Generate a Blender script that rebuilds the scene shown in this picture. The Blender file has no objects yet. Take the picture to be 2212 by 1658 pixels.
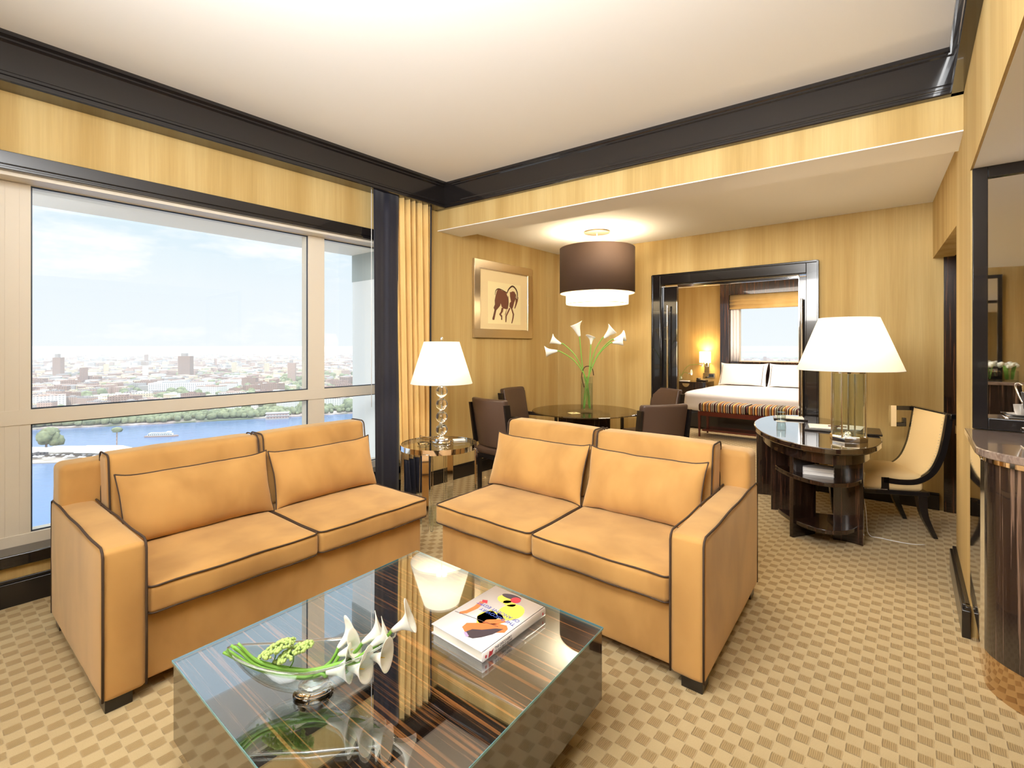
import bpy, bmesh, math, random
from math import sin, cos, pi, sqrt, radians, atan2
from mathutils import Vector, Matrix, noise
random.seed(7)
SC = bpy.context.scene
COL = SC.collection

# ---------------------------------------------------------------- camera
cam_d = bpy.data.cameras.new('camera'); cam = bpy.data.objects.new('camera', cam_d); COL.objects.link(cam)
cam.location = (0, 0, 1.45); cam.rotation_euler = (pi/2, 0, 0)
cam_d.sensor_width = 36; cam_d.lens = 17.414; cam_d.shift_y = -0.0371; cam_d.clip_start = 0.02; cam_d.clip_end = 60000
SC.camera = cam
SC.view_settings.view_transform = 'Standard'; SC.view_settings.look = 'None'
SC.view_settings.gamma = 1.0; SC.view_settings.use_curve_mapping = False
SC.view_settings.exposure = 0.0
SC.cycles.volume_bounces = 4

# ---------------------------------------------------------------- sky and sun
def build_world():
    w = bpy.data.worlds.new('sky'); SC.world = w; w.use_nodes = True
    nt = w.node_tree; nt.nodes.clear(); N = nt.nodes.new; L = nt.links.new
    out = N('ShaderNodeOutputWorld'); bg = N('ShaderNodeBackground'); L(bg.outputs[0], out.inputs[0])
    tc = N('ShaderNodeTexCoord'); sp = N('ShaderNodeSeparateXYZ'); L(tc.outputs['Generated'], sp.inputs[0])
    r = N('ShaderNodeValToRGB'); L(sp.outputs[2], r.inputs[0])
    e = r.color_ramp.elements
    e[0].position = 0.0; e[0].color = (0.93, 0.98, 1.0, 1)
    e[1].position = 0.55; e[1].color = (0.72, 0.84, 0.94, 1)
    a = e.new(0.10); a.color = (0.88, 0.955, 1.0, 1)
    b = e.new(0.30); b.color = (0.66, 0.86, 0.96, 1)
    mp = N('ShaderNodeMapping'); mp.inputs['Scale'].default_value = (2.2, 2.2, 6.5); L(tc.outputs['Generated'], mp.inputs[0])
    nz = N('ShaderNodeTexNoise'); nz.inputs['Scale'].default_value = 2.1; nz.inputs['Detail'].default_value = 9; nz.inputs['Roughness'].default_value = 0.58
    L(mp.outputs[0], nz.inputs[0])
    cr = N('ShaderNodeValToRGB'); cr.color_ramp.elements[0].position = 0.54; cr.color_ramp.elements[0].color = (0, 0, 0, 1)
    cr.color_ramp.elements[1].position = 0.70; cr.color_ramp.elements[1].color = (1, 1, 1, 1); L(nz.outputs[0], cr.inputs[0])
    mx = N('ShaderNodeMixRGB'); L(cr.outputs[0], mx.inputs[0]); L(r.outputs[0], mx.inputs[1]); mx.inputs[2].default_value = (1.08, 1.08, 1.08, 1)
    L(mx.outputs[0], bg.inputs[0])
    # extra brightness added overhead, above the window view, for daylight on the carpet
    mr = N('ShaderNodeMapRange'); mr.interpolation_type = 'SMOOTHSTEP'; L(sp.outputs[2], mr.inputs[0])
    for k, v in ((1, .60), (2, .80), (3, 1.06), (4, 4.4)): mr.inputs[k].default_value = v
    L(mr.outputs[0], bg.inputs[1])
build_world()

def sun(name, energy, direction, angle, color):
    d = bpy.data.lights.new(name, 'SUN'); d.energy = energy; d.angle = angle; d.color = color
    o = bpy.data.objects.new(name, d); COL.objects.link(o)
    o.rotation_euler = Vector(direction).to_track_quat('-Z', 'Y').to_euler(); return o
sun('sun', 1.7, (-0.35, 0.75, -0.62), radians(0.6), (1.0, 0.95, 0.86))

def area(name, loc, to, sx, sy, energy, color=(1, 0.93, 0.82)):
    d = bpy.data.lights.new(name, 'AREA'); d.shape = 'RECTANGLE'; d.size = sx; d.size_y = sy; d.energy = energy; d.color = color
    o = bpy.data.objects.new(name, d); COL.objects.link(o); o.location = loc
    o.rotation_euler = (Vector(to) - Vector(loc)).to_track_quat('-Z', 'Y').to_euler(); return o
def point(name, loc, energy, r=0.05, color=(1, 0.80, 0.55)):
    d = bpy.data.lights.new(name, 'POINT'); d.energy = energy; d.shadow_soft_size = r; d.color = color
    o = bpy.data.objects.new(name, d); COL.objects.link(o); o.location = loc; return o
area('ceiling_bounce_light', (-0.6, 0.55, 2.74), (-0.3, 1.15, 3.12), 1.5, 0.9, 165, (0.96, 0.985, 1.0))  # unseen uplight added to brighten the ceiling
area('fill_light', (-1.9, 0.2, 2.45), (2.6, 2.7, 1.95), 1.2, 0.9, 80, (1, 0.97, 0.92))  # unseen flash-like fill added near the window wall to brighten the right side
area('dining_light', (1.5, 4.6, 2.68), (1.55, 4.7, 0), 1.6, 0.6, 30, (1, 0.88, 0.68))
area('bedroom_light', (4.3, 8.2, 2.6), (4.4, 8.4, 0), 2.0, 2.0, 110, (1, 0.90, 0.78))

# ---------------------------------------------------------------- geometry helpers
class G:
    """collects vertices and faces of ONE mesh"""
    def __init__(s): s.v = []; s.f = []
    def add(s, vs, fs, M=None):
        b = len(s.v)
        s.v += [tuple(M @ Vector(p)) if M is not None else tuple(p) for p in vs]
        s.f += [tuple(b+i for i in f) for f in fs]; return s
    def box(s, x0, x1, y0, y1, z0, z1, M=None):
        return s.add([(x0,y0,z0),(x1,y0,z0),(x1,y1,z0),(x0,y1,z0),(x0,y0,z1),(x1,y0,z1),(x1,y1,z1),(x0,y1,z1)],
                     [(0,3,2,1),(4,5,6,7),(0,1,5,4),(1,2,6,5),(2,3,7,6),(3,0,4,7)], M)
    def prism(s, poly, z0, z1, M=None):
        n = len(poly); a = sum(poly[i][0]*poly[(i+1)%n][1]-poly[(i+1)%n][0]*poly[i][1] for i in range(n))
        if a < 0: poly = poly[::-1]
        vs = [(x,y,z0) for x,y in poly]+[(x,y,z1) for x,y in poly]
        fs = [tuple(range(n))[::-1], tuple(range(n,2*n))]+[(i,(i+1)%n,n+(i+1)%n,n+i) for i in range(n)]
        return s.add(vs, fs, M)
    def lathe(s, prof, c=(0,0,0), n=32, M=None, sx=1, sy=1):
        vs = []; fs = []
        for r, z in prof:
            for k in range(n): vs.append((c[0]+r*sx*cos(2*pi*k/n), c[1]+r*sy*sin(2*pi*k/n), c[2]+z))
        for i in range(len(prof)-1):
            for k in range(n):
                k2 = (k+1)%n; fs.append((i*n+k, i*n+k2, (i+1)*n+k2, (i+1)*n+k))
        return s.add(vs, fs, M)
    def cyl(s, c, r, z0, z1, n=24, M=None): return s.lathe([(0,z0),(r,z0),(r,z1),(0,z1)], (c[0],c[1],0), n, M)
    def sphere(s, c, r, n=20, sz=1):
        m = n//2; return s.lathe([(r*sin(pi*i/m), -r*sz*cos(pi*i/m)) for i in range(m+1)], c, n)
    def tube(s, path, r, n=8, closed=False, caps=True, M=None):
        P = [Vector(p) for p in path]; m = len(P)
        rr = r if isinstance(r, (list, tuple)) else [r]*m
        vs = []; up = None
        for i in range(m):
            if closed: t = P[(i+1)%m]-P[i-1]
            else: t = P[min(i+1,m-1)]-P[max(i-1,0)]
            t = t.normalized() if t.length > 1e-9 else Vector((0,0,1))
            if up is None:
                up = Vector((0,0,1)) if abs(t.z) < 0.9 else Vector((1,0,0))
            up = (up - t*up.dot(t)); up = up.normalized() if up.length > 1e-6 else t.orthogonal().normalized()
            sd = t.cross(up)
            for k in range(n):
                a = 2*pi*k/n; vs.append(tuple(P[i]+(up*cos(a)+sd*sin(a))*rr[i]))
        fs = []
        for i in range(m if closed else m-1):
            j = (i+1)%m
            for k in range(n): fs.append((i*n+k, i*n+(k+1)%n, j*n+(k+1)%n, j*n+k))
        if caps and not closed: fs += [tuple(range(n))[::-1], tuple(range((m-1)*n, m*n))]
        return s.add(vs, fs, M)
    def soft(s, x0, x1, y0, y1, z0, z1, r=0.03, bz=0.0, by=0.0, bx=0.0, m=8, k=3, wr=0.0, seed=0, M=None, fn=None):
        """rounded, slightly puffed block"""
        c = Vector(((x0+x1)/2,(y0+y1)/2,(z0+z1)/2)); h = Vector((abs(x1-x0)/2,abs(y1-y0)/2,abs(z1-z0)/2))
        r = min(r, h.x*.98, h.y*.98, h.z*.98)
        def ax(hh):
            inn = hh-r; L = [-(inn+r*math.tan(pi/4*(1-i/k))) for i in range(k)]
            L += [-inn+2*inn*i/m for i in range(m+1)]
            L += [inn+r*math.tan(pi/4*(i+1)/k) for i in range(k)]
            return L
        A = [ax(h[i]) for i in range(3)]; inn = [h[i]-r for i in range(3)]
        vs = []; fs = []
        for d in range(3):
            a, b = (d+1)%3, (d+2)%3
            for sg in (-1, 1):
                base = len(vs); na = len(A[a]); nb = len(A[b])
                for i in range(na):
                    for j in range(nb):
                        p = [0,0,0]; p[d] = sg*h[d]; p[a] = A[a][i]; p[b] = A[b][j]
                        q = Vector([max(-inn[t], min(inn[t], p[t])) for t in range(3)])
                        dv = Vector(p)-q; dv = dv.normalized()*r if dv.length > 0 else dv
                        v = q+dv; u = [v[t]/h[t] for t in range(3)]
                        bl = (bx,by,bz); o = [0,0,0]
                        for t in range(3):
                            if bl[t]:
                                w = 1.0
                                for t2 in range(3):
                                    if t2 != t: w *= max(0, 1-u[t2]**2)
                                o[t] = bl[t]*w*u[t]
                        v = v+Vector(o)
                        if wr: v = v+noise.noise_vector((v+Vector((seed*3.1,seed*1.7,seed)))*7)*wr + noise.noise_vector((v+Vector((seed,0,0)))*22)*wr*.35
                        v = v+c
                        if fn: v = Vector(fn(v))
                        vs.append(tuple(v))
                for i in range(na-1):
                    for j in range(nb-1):
                        q4 = (base+i*nb+j, base+(i+1)*nb+j, base+(i+1)*nb+j+1, base+i*nb+j+1)
                        fs.append(q4 if sg > 0 else q4[::-1])
        return s.add(vs, fs, M)

class Fr:
    """a thing's own frame: origin, direction of its x axis, direction of its y axis"""
    def __init__(s, o, ex, ey=None, z=0.0):
        s.o = Vector((o[0], o[1], z)); ex = Vector(ex).normalized(); s.th = atan2(ex.y, ex.x)
        pv = Vector((-ex.y, ex.x)); ey = Vector(ey).normalized() if ey is not None else pv
        s.k = ey.dot(ex); s.m = ey.dot(pv)
    def loc(s, p): return (p[0]+p[1]*s.k, p[1]*s.m, p[2])

def obj(name, g, mat, parent=None, smooth=False, fr=None, bevel=0, seg=2, sub=0, weld=True, recalc=False, solid=0):
    vs = [fr.loc(p) for p in g.v] if fr else g.v
    me = bpy.data.meshes.new(name); me.from_pydata(vs, [], g.f); me.update()
    bm = bmesh.new(); bm.from_mesh(me)
    if weld: bmesh.ops.remove_doubles(bm, verts=bm.verts, dist=1e-5)
    if recalc: bmesh.ops.recalc_face_normals(bm, faces=bm.faces)
    elif fr and fr.m < 0: bmesh.ops.reverse_faces(bm, faces=bm.faces)
    bm.to_mesh(me); bm.free()
    o = bpy.data.objects.new(name, me); COL.objects.link(o)
    for m in (mat if isinstance(mat, (list, tuple)) else [mat]): me.materials.append(m)
    if smooth or bevel:
        me.shade_smooth() if hasattr(me, 'shade_smooth') else [setattr(p, 'use_smooth', True) for p in me.polygons]
        if smooth is not True or bevel: me.set_sharp_from_angle(angle=radians(smooth if smooth not in (True, False) else 38))
    if bevel:
        b = o.modifiers.new('bevel', 'BEVEL'); b.width = bevel; b.segments = seg; b.limit_method = 'ANGLE'; b.angle_limit = radians(40)
    if solid: sm = o.modifiers.new('solid', 'SOLIDIFY'); sm.thickness = solid; sm.offset = 0
    if sub: sb = o.modifiers.new('sub', 'SUBSURF'); sb.levels = sub; sb.render_levels = sub
    if parent: o.parent = parent
    return o
def tag(o, label=None, cat=None, group=None, kind=None):
    if label: o['label'] = label
    if cat: o['category'] = cat
    if group: o['group'] = group
    if kind: o['kind'] = kind
    return o
def thing(name, label, cat, fr=None, loc=(0,0,0), rot=0, group=None):
    o = bpy.data.objects.new(name, None); COL.objects.link(o); o.empty_display_size = 0.1
    if fr: o.location = fr.o; o.rotation_euler = (0, 0, fr.th)
    else: o.location = loc; o.rotation_euler = (0, 0, rot)
    return tag(o, label, cat, group)
def struct(name, g, mat, parent=None, label=None, **k):
    o = obj(name, g, mat, parent, **k)
    if parent is None: o['kind'] = 'structure'
    if label: o['label'] = label
    return o
def copy_tree(o, parent=None):
    c = o.copy(); COL.objects.link(c)
    if parent: c.parent = parent
    for ch in list(o.children): copy_tree(ch, c)
    return c
def text(name, body, size, M, mat, parent, align='LEFT', ext=0.0003, sx=1.0):
    c = bpy.data.curves.new(name, 'FONT'); c.body = body; c.size = size; c.extrude = ext; c.align_x = align; c.align_y = 'CENTER'
    o = bpy.data.objects.new(name, c); COL.objects.link(o); c.materials.append(mat); o.parent = parent
    dg = bpy.context.evaluated_depsgraph_get(); me = bpy.data.meshes.new_from_object(o.evaluated_get(dg), depsgraph=dg)
    bpy.data.objects.remove(o); o = bpy.data.objects.new(name, me); COL.objects.link(o); o.parent = parent
    if not me.materials: me.materials.append(mat)
    o.matrix_local = M @ Matrix.Diagonal((sx, 1, 1, 1)); return o
def catmull(pts, n=8):
    P = [Vector(p) for p in pts]; P = [P[0]*2-P[1]]+P+[P[-1]*2-P[-2]]; out = []
    for i in range(1, len(P)-2):
        for k in range(n):
            t = k/n; a,b,c,d = P[i-1],P[i],P[i+1],P[i+2]
            out.append(0.5*((2*b)+(c-a)*t+(2*a-5*b+4*c-d)*t*t+(3*b-a-3*c+d)*t**3))
    return out+[P[-2]]
def rrect(x0,x1,y0,y1,r,n=5):
    out = []
    for cx,cy,a0 in ((x1-r,y1-r,0),(x0+r,y1-r,pi/2),(x0+r,y0+r,pi),(x1-r,y0+r,3*pi/2)):
        for i in range(n+1): a = a0+pi/2*i/n; out.append((cx+r*cos(a), cy+r*sin(a)))
    return out

# ---------------------------------------------------------------- materials
MT = {}
def mat(name, col=(.8,.8,.8), rough=.5, metal=0, coat=0, coat_rough=.03, coat_ior=1.5, sheen=0, spec=.5, trans=0, ior=1.45, emit=None, es=0, fn=None, sss=0, aniso=0):
    m = bpy.data.materials.new(name); m.use_nodes = True; nt = m.node_tree; b = nt.nodes['Principled BSDF']; I = b.inputs
    I['Base Color'].default_value = (*col, 1); I['Roughness'].default_value = rough; I['Metallic'].default_value = metal
    I['Coat Weight'].default_value = coat; I['Coat Roughness'].default_value = coat_rough; I['Coat IOR'].default_value = coat_ior
    I['Sheen Weight'].default_value = sheen; I['Specular IOR Level'].default_value = spec
    I['Transmission Weight'].default_value = trans; I['IOR'].default_value = ior
    if sss: I['Subsurface Weight'].default_value = sss; I['Subsurface Radius'].default_value = (.02,.015,.01)
    if emit: I['Emission Color'].default_value = (*emit, 1); I['Emission Strength'].default_value = es
    if fn: fn(nt, b)
    MT[name] = m; return m
def ramp(nt, src, stops):
    r = nt.nodes.new('ShaderNodeValToRGB'); e = r.color_ramp.elements
    while len(e) > 1: e.remove(e[-1])
    e[0].position = stops[0][0]; e[0].color = (*stops[0][1], 1)
    for p, c in stops[1:]: q = e.new(p); q.color = (*c, 1)
    nt.links.new(src, r.inputs[0]); return r.outputs[0]
def coords(nt, scale=(1,1,1), rot=(0,0,0), kind='Object'):
    t = nt.nodes.new('ShaderNodeTexCoord'); m = nt.nodes.new('ShaderNodeMapping')
    m.inputs['Scale'].default_value = scale; m.inputs['Rotation'].default_value = rot
    nt.links.new(t.outputs[kind], m.inputs[0]); return m.outputs[0]
def nz(nt, vec, scale=5, detail=3, rough=.5, dist=0):
    n = nt.nodes.new('ShaderNodeTexNoise'); n.inputs['Scale'].default_value = scale; n.inputs['Detail'].default_value = detail
    n.inputs['Roughness'].default_value = rough; n.inputs['Distortion'].default_value = dist
    nt.links.new(vec, n.inputs['Vector']); return n.outputs[0]
def bump(nt, b, src, strength=.3, dist=.01):
    u = nt.nodes.new('ShaderNodeBump'); u.inputs['Strength'].default_value = strength; u.inputs['Distance'].default_value = dist
    nt.links.new(src, u.inputs['Height']); nt.links.new(u.outputs[0], b.inputs['Normal'])
def mth(nt, op, a, b=None, c=None):
    n = nt.nodes.new('ShaderNodeMath'); n.operation = op
    for i, x in enumerate((a, b, c)):
        if x is None: continue
        if isinstance(x, (int, float)): n.inputs[i].default_value = x
        else: nt.links.new(x, n.inputs[i])
    return n.outputs[0]
def mixc(nt, f, a, b, mode='MIX'):
    n = nt.nodes.new('ShaderNodeMixRGB'); n.blend_type = mode
    for i, x in enumerate((f, a, b)):
        if isinstance(x, (int, float)): n.inputs[i].default_value = x
        elif isinstance(x, tuple): n.inputs[i].default_value = (*x, 1)
        else: nt.links.new(x, n.inputs[i])
    return n.outputs[0]

def f_paper(c0, c1, c2):
    def fn(nt, b):
        v = coords(nt, (1,1,.045)); a = nz(nt, v, 5.5, 4, .55); f = nz(nt, coords(nt, (1,1,.03)), 90, 3, .6)
        c = ramp(nt, a, [(.34,c0),(.52,c1),(.68,c2)])
        nt.links.new(mixc(nt, .22, c, ramp(nt, f, [(.3,(.55,.5,.42)),(.7,(1,1,1))]), 'MULTIPLY'), b.inputs['Base Color'])
        bump(nt, b, f, .08, .002)
    return fn
def f_ebony(sc, d=(.010,.006,.005), m1=(.045,.020,.011), hi=(.23,.095,.035), rot=(0,0,0), t0=.60):
    def fn(nt, b):
        v = coords(nt, sc, rot); a = nz(nt, v, 1, 6, .62, .35); a2 = nz(nt, v, .23, 2, .5)
        c = ramp(nt, a, [(.40,d),(.52,m1),(t0-.03,m1),(t0+.03,hi),(t0+.12,tuple(x*.6 for x in hi))])
        c2 = ramp(nt, a2, [(.35,(.45,.4,.4)),(.65,(1.2,1.1,1))])
        nt.links.new(mixc(nt, 1, c, c2, 'MULTIPLY'), b.inputs['Base Color'])
    return fn
def f_velvet(c, dark):
    def fn(nt, b):
        a = nz(nt, coords(nt, (1,1,.55)), 5, 3, .45, .3); f = nz(nt, coords(nt), 260, 2, .5)
        nt.links.new(ramp(nt, a, [(.32,dark),(.60,c),(.8,tuple(min(1,x*1.08) for x in c))]), b.inputs['Base Color'])
        bump(nt, b, f, .12, .001)
    return fn
A2 = Vector((.636,.772)).normalized(); B2 = Vector((.774,-.633)).normalized()
def f_carpet(nt, b):
    N = nt.nodes.new; L = nt.links.new
    t = N('ShaderNodeTexCoord'); w = nz(nt, t.outputs['Object'], 26, 2, .5)
    def dot(v, sc):
        d = N('ShaderNodeVectorMath'); d.operation = 'DOT_PRODUCT'; L(t.outputs['Object'], d.inputs[0]); d.inputs[1].default_value = (v.x*sc, v.y*sc, 0); return d.outputs['Value']
    wob = mth(nt, 'MULTIPLY', mth(nt, 'SUBTRACT', w, .5), .10)
    u = mth(nt, 'ADD', dot(B2, 1/.0505), wob); v = mth(nt, 'ADD', dot(A2, 1/.0545), wob)
    u = mth(nt, 'ADD', u, 400); v = mth(nt, 'ADD', v, 400)
    par = mth(nt, 'MODULO', mth(nt, 'ADD', mth(nt, 'FLOOR', u), mth(nt, 'FLOOR', v)), 2)
    fu = mth(nt, 'ABSOLUTE', mth(nt, 'SUBTRACT', mth(nt, 'FRACT', u), .5)); fv = mth(nt, 'ABSOLUTE', mth(nt, 'SUBTRACT', mth(nt, 'FRACT', v), .5))
    edge = mth(nt, 'ADD', mth(nt, 'POWER', mth(nt, 'MULTIPLY', fu, 2.07), 10), mth(nt, 'POWER', mth(nt, 'MULTIPLY', fv, 2.12), 10))
    pile = mth(nt, 'SUBTRACT', 1.0, mth(nt, 'MULTIPLY', mth(nt, 'SUBTRACT', 1.0, mth(nt, 'MINIMUM', edge, 1)), par))
    rib = mth(nt, 'MULTIPLY', mth(nt, 'ADD', mth(nt, 'SINE', mth(nt, 'MULTIPLY', u, 2*pi*8)), 1), .5)
    fuzz = nz(nt, t.outputs['Object'], 420, 2, .6); big = nz(nt, t.outputs['Object'], 1.3, 2, .5)
    lt = ramp(nt, fuzz, [(.3,(.47,.350,.175)),(.7,(.555,.425,.23))])
    dk = mixc(nt, rib, (.235,.150,.045), (.37,.25,.095))
    dk = mixc(nt, mth(nt, 'MULTIPLY', fuzz, .3), dk, (.72,.54,.32))
    L(mixc(nt, pile, dk, lt), b.inputs['Base Color'])
    h = mth(nt, 'ADD', mth(nt, 'MULTIPLY', pile, 1.0), mth(nt, 'MULTIPLY', mth(nt, 'MULTIPLY', rib, par), .25))
    h = mth(nt, 'ADD', h, mth(nt, 'MULTIPLY', fuzz, .25))
    bump(nt, b, h, .8, .005)
def f_marble(nt, b):
    v = coords(nt, (1,3,1), (0,0,.7)); a = nz(nt, v, 5, 8, .65, 1.6)
    nt.links.new(ramp(nt, a, [(.3,(.10,.070,.055)),(.5,(.27,.20,.16)),(.6,(.16,.11,.085)),(.72,(.45,.37,.31))]), b.inputs['Base Color'])
def f_stripe(nt, b):
    t = nt.nodes.new('ShaderNodeTexCoord'); s = nt.nodes.new('ShaderNodeSeparateXYZ'); nt.links.new(t.outputs['Object'], s.inputs[0])
    fr = mth(nt, 'FRACT', mth(nt, 'MULTIPLY', mth(nt, 'ADD', s.outputs[0], 10), 4.4))
    K = (.015,.008,.01); W = (.80,.68,.50); O = (.55,.22,.05); R = (.16,.03,.02); Gd = (.70,.46,.14)
    st = []; seq = [K,W,K,K,R,K,W,K,K,Gd,Gd,O,K,O,R,K,W,K,K,O,Gd,O,R,K,W,K]
    for i, c in enumerate(seq): st.append((i/len(seq), c))
    r = ramp(nt, fr, st); r.node.color_ramp.interpolation = 'CONSTANT'; nt.links.new(r, b.inputs['Base Color'])
def thin_glass(name, tint, refl=1.45, extra=0.0):
    m = bpy.data.materials.new(name); m.use_nodes = True; nt = m.node_tree; nt.nodes.clear(); N = nt.nodes.new; L = nt.links.new
    o = N('ShaderNodeOutputMaterial'); t = N('ShaderNodeBsdfTransparent'); t.inputs[0].default_value = (*tint, 1)
    g = N('ShaderNodeBsdfGlossy'); g.inputs['Roughness'].default_value = 0.0; f0 = ((refl-1)/(refl+1))**2+extra; lw = N('ShaderNodeLayerWeight'); lw.inputs[0].default_value = .5
    x = N('ShaderNodeMixShader'); a = mth(nt, 'ADD', f0, mth(nt, 'MULTIPLY', 1-f0, mth(nt, 'POWER', lw.outputs['Facing'], 5))); L(a, x.inputs[0]); L(t.outputs[0], x.inputs[1]); L(g.outputs[0], x.inputs[2]); L(x.outputs[0], o.inputs[0])
    MT[name] = m; return m
def shade_mat(name, col, es):
    """lit fabric shade: translucent cloth with its lamp behind it"""
    m = bpy.data.materials.new(name); m.use_nodes = True; nt = m.node_tree; nt.nodes.clear(); N = nt.nodes.new; L = nt.links.new
    o = N('ShaderNodeOutputMaterial'); d = N('ShaderNodeBsdfDiffuse'); d.inputs[0].default_value = (.92,.88,.80,1)
    t = N('ShaderNodeBsdfTranslucent'); t.inputs[0].default_value = (.9,.84,.72,1); e = N('ShaderNodeEmission'); e.inputs[0].default_value = (*col, 1); e.inputs[1].default_value = es
    x = N('ShaderNodeMixShader'); x.inputs[0].default_value = .5; y = N('ShaderNodeAddShader')
    L(d.outputs[0], x.inputs[1]); L(t.outputs[0], x.inputs[2]); L(x.outputs[0], y.inputs[0]); L(e.outputs[0], y.inputs[1]); L(y.outputs[0], o.inputs[0]); MT[name] = m; return m

mat('wallpaper', rough=.75, fn=f_paper((.455,.300,.100),(.53,.370,.142),(.60,.445,.192)))
mat('plaster', (.89,.88,.87), .8)
mat('lacquer', (.012,.010,.010), .16, coat=.6, spec=.5)
mat('ebony', rough=.18, coat=.8, fn=f_ebony((60,60,1.2)))
mat('ebony_x', rough=.10, coat=1, fn=f_ebony((.8,75,75), d=(.007,.005,.005), m1=(.035,.017,.010), hi=(.85,.36,.11), t0=.578))
mat('ebony_side', rough=.12, coat=1, coat_ior=1.45, fn=f_ebony((60,60,1.5), d=(.012,.007,.006), m1=(.030,.016,.011), hi=(.09,.04,.022)))
mat('ebony_plain', rough=.2, coat=.7, fn=f_ebony((60,60,1.5), d=(.012,.007,.006), m1=(.028,.014,.010), hi=(.075,.035,.02)))
mat('carpet', rough=.95, sheen=.08, fn=f_carpet)
mat('velvet', rough=.8, sheen=.45, fn=f_velvet((.51,.270,.075),(.40,.200,.050)))
MT['velvet'].node_tree.nodes['Principled BSDF'].inputs['Sheen Tint'].default_value = (1,.86,.6,1)
mat('piping', (.055,.030,.016), .7)
mat('black_wood', (.012,.009,.008), .3, coat=.4)
mat('frame_paint', (.68,.615,.51), .45)
mat('gasket', (.02,.03,.05), .4)
mat('chrome', (.86,.86,.87), .06, 1)
mat('brushed', (.72,.63,.50), .28, 1)
mat('navy', (.010,.011,.024), .6, sheen=.15)
mat('gold_cloth', (.70,.41,.11), .75, sheen=.2, fn=f_velvet((.74,.50,.19),(.68,.44,.15)))
mat('leather', (.085,.050,.034), .38, fn=lambda nt,b: bump(nt,b,nz(nt,coords(nt),160,3,.6),.15,.001))
mat('cream_leather', (.74,.55,.28), .42)
mat('marble', rough=.12, coat=.6, fn=f_marble)
mat('linen', (.88,.84,.82), .85, sheen=.2)
mat('stripes', rough=.8, fn=f_stripe)
mat('mahogany', (.10,.012,.008), .25, coat=.6)
mat('mirror', (.86,.85,.83), .015, 1)
mat('bronze_mirror', (.62,.45,.28), .04, 1)
mat('paper', (.86,.83,.78), .7)
mat('white_gloss', (.88,.86,.84), .15, coat=.5)
mat('petal', (.90,.90,.80), .5, sss=.2)
mat('petal_green', (.62,.72,.28), .5)
mat('stem', (.20,.42,.06), .45)
mat('umbel', (.42,.55,.17), .7)
mat('grey_wrap', (.075,.075,.085), .4)
mat('mat_board', (.80,.64,.36), .8)
mat('sketch_paper', (.86,.74,.42), .8)
mat('horse_brown', (.17,.062,.032), .8)
mat('horse_line', (.07,.025,.012), .8)
mat('shade_brown', (.075,.040,.022), .8)
mat('clear_glass', (.97,1,.99), 0.0, trans=1, ior=1.46)
thin_glass('pane', (.985,.995,1.0), 1.42)
thin_glass('thin_glass', (.93,.96,.95), 1.5, .015)
thin_glass('table_glass', (.62,.54,.40), 1.6, .08)
shade_mat('lamp_cloth', (1,.93,.76), .42)
shade_mat('sconce_cloth', (1,.80,.42), 2.2)
shade_mat('pendant_cloth', (1,.90,.66), 1.1)

# ================================================================ ROOM SHELL
W0 = Vector((-2.823, 2.7315)); FA = Fr(W0, A2)                      # window wall: x along it, y outward
CB = Vector((.642, 6.942)); BB = Vector((.7744, -.6326)); FB = Fr(CB, BB)   # dining room back wall
RN = Vector((2.285, 2.47)); RB = Vector((2.871, 3.2)); RC = Vector((3.744, 4.407))
WR = W0 - A2*1.9; P3 = CB + BB*4.6; P4 = WR + BB*8.6
def inworld(g, fr):
    """vertices given in a wall's frame, turned into room coordinates"""
    o = G(); o.f = g.f
    for p in g.v:
        q = fr.loc(p); c, s = cos(fr.th), sin(fr.th)
        o.v.append((fr.o.x+c*q[0]-s*q[1], fr.o.y+s*q[0]+c*q[1], fr.o.z+q[2]))
    return o
def t2(*ps): return [tuple(Vector(p)[:2]) for p in ps]
MW = MT['wallpaper']; ML = MT['lacquer']
struct('floor', G().prism(t2(WR-A2*.2, CB+A2*.1, P3+A2*.1, P4-A2*.2), -.12, 0), MT['carpet'])
struct('ceiling', G().prism(t2(WR-A2*.2-BB*.2, CB+A2*.1-BB*.2, P3+A2*.1, P4-A2*.2), 3.125, 3.3), MT['plaster'])
E1 = Vector((2.55, 2.765)); C1 = Vector((-.784, 5.21)); C2 = Vector((-.563, 5.479)); E2 = Vector((2.763, 3.065))
struct('ceiling.001', G().prism(t2(C2-Vector((.2,.1)), CB-BB*.1+A2*.1, CB+BB*4.6+A2*.1, P3-A2*1.6, E2+Vector((.1,0))), 2.73, 2.82), MT['plaster'])
wl = G().box(-2.0, 2.78, 0, .25, 0, .25).box(-2.0, 2.78, 0, .25, 2.424, 3.2).box(2.78, 5.55, 0, .25, 0, 3.2).box(-2.2, -1.75, 0, .25, 0, 3.2)
struct('wall_left', inworld(wl, FA), MW)
wb = G().box(-.3, 1.50, 0, .12, 0, 3.2).box(3.03, 4.7, 0, .12, 0, 3.2).box(1.50, 3.03, 0, .12, 2.19, 3.2)
struct('wall_back', inworld(wb, FB), MW)
NR = Vector((.78, -.626))
g = G().prism(t2(RN, RB, RB+NR*.14, RN+NR*.14+A2*.1), 0, 2.33)
g.prism(t2(RN-Vector((.626,.78))*4.2, RN, RN+NR*.12, RN-Vector((.626,.78))*4.2+NR*.12), 2.325, 3.2)
g.prism(t2(RN, RB, RB+NR*.14, RN+NR*.14), 2.325, 3.2)
g.prism(t2(RB, RC, RC+NR*.14, RB+NR*.14), 2.228, 3.2)
struct('wall_right', g, MW)
struct('wall_niche', G().prism(t2(RN+BB*.002, RN+BB*1.5, RN+BB*1.5+A2*.12, RN+A2*.12+BB*.002), 0, 2.325), MW)
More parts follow.
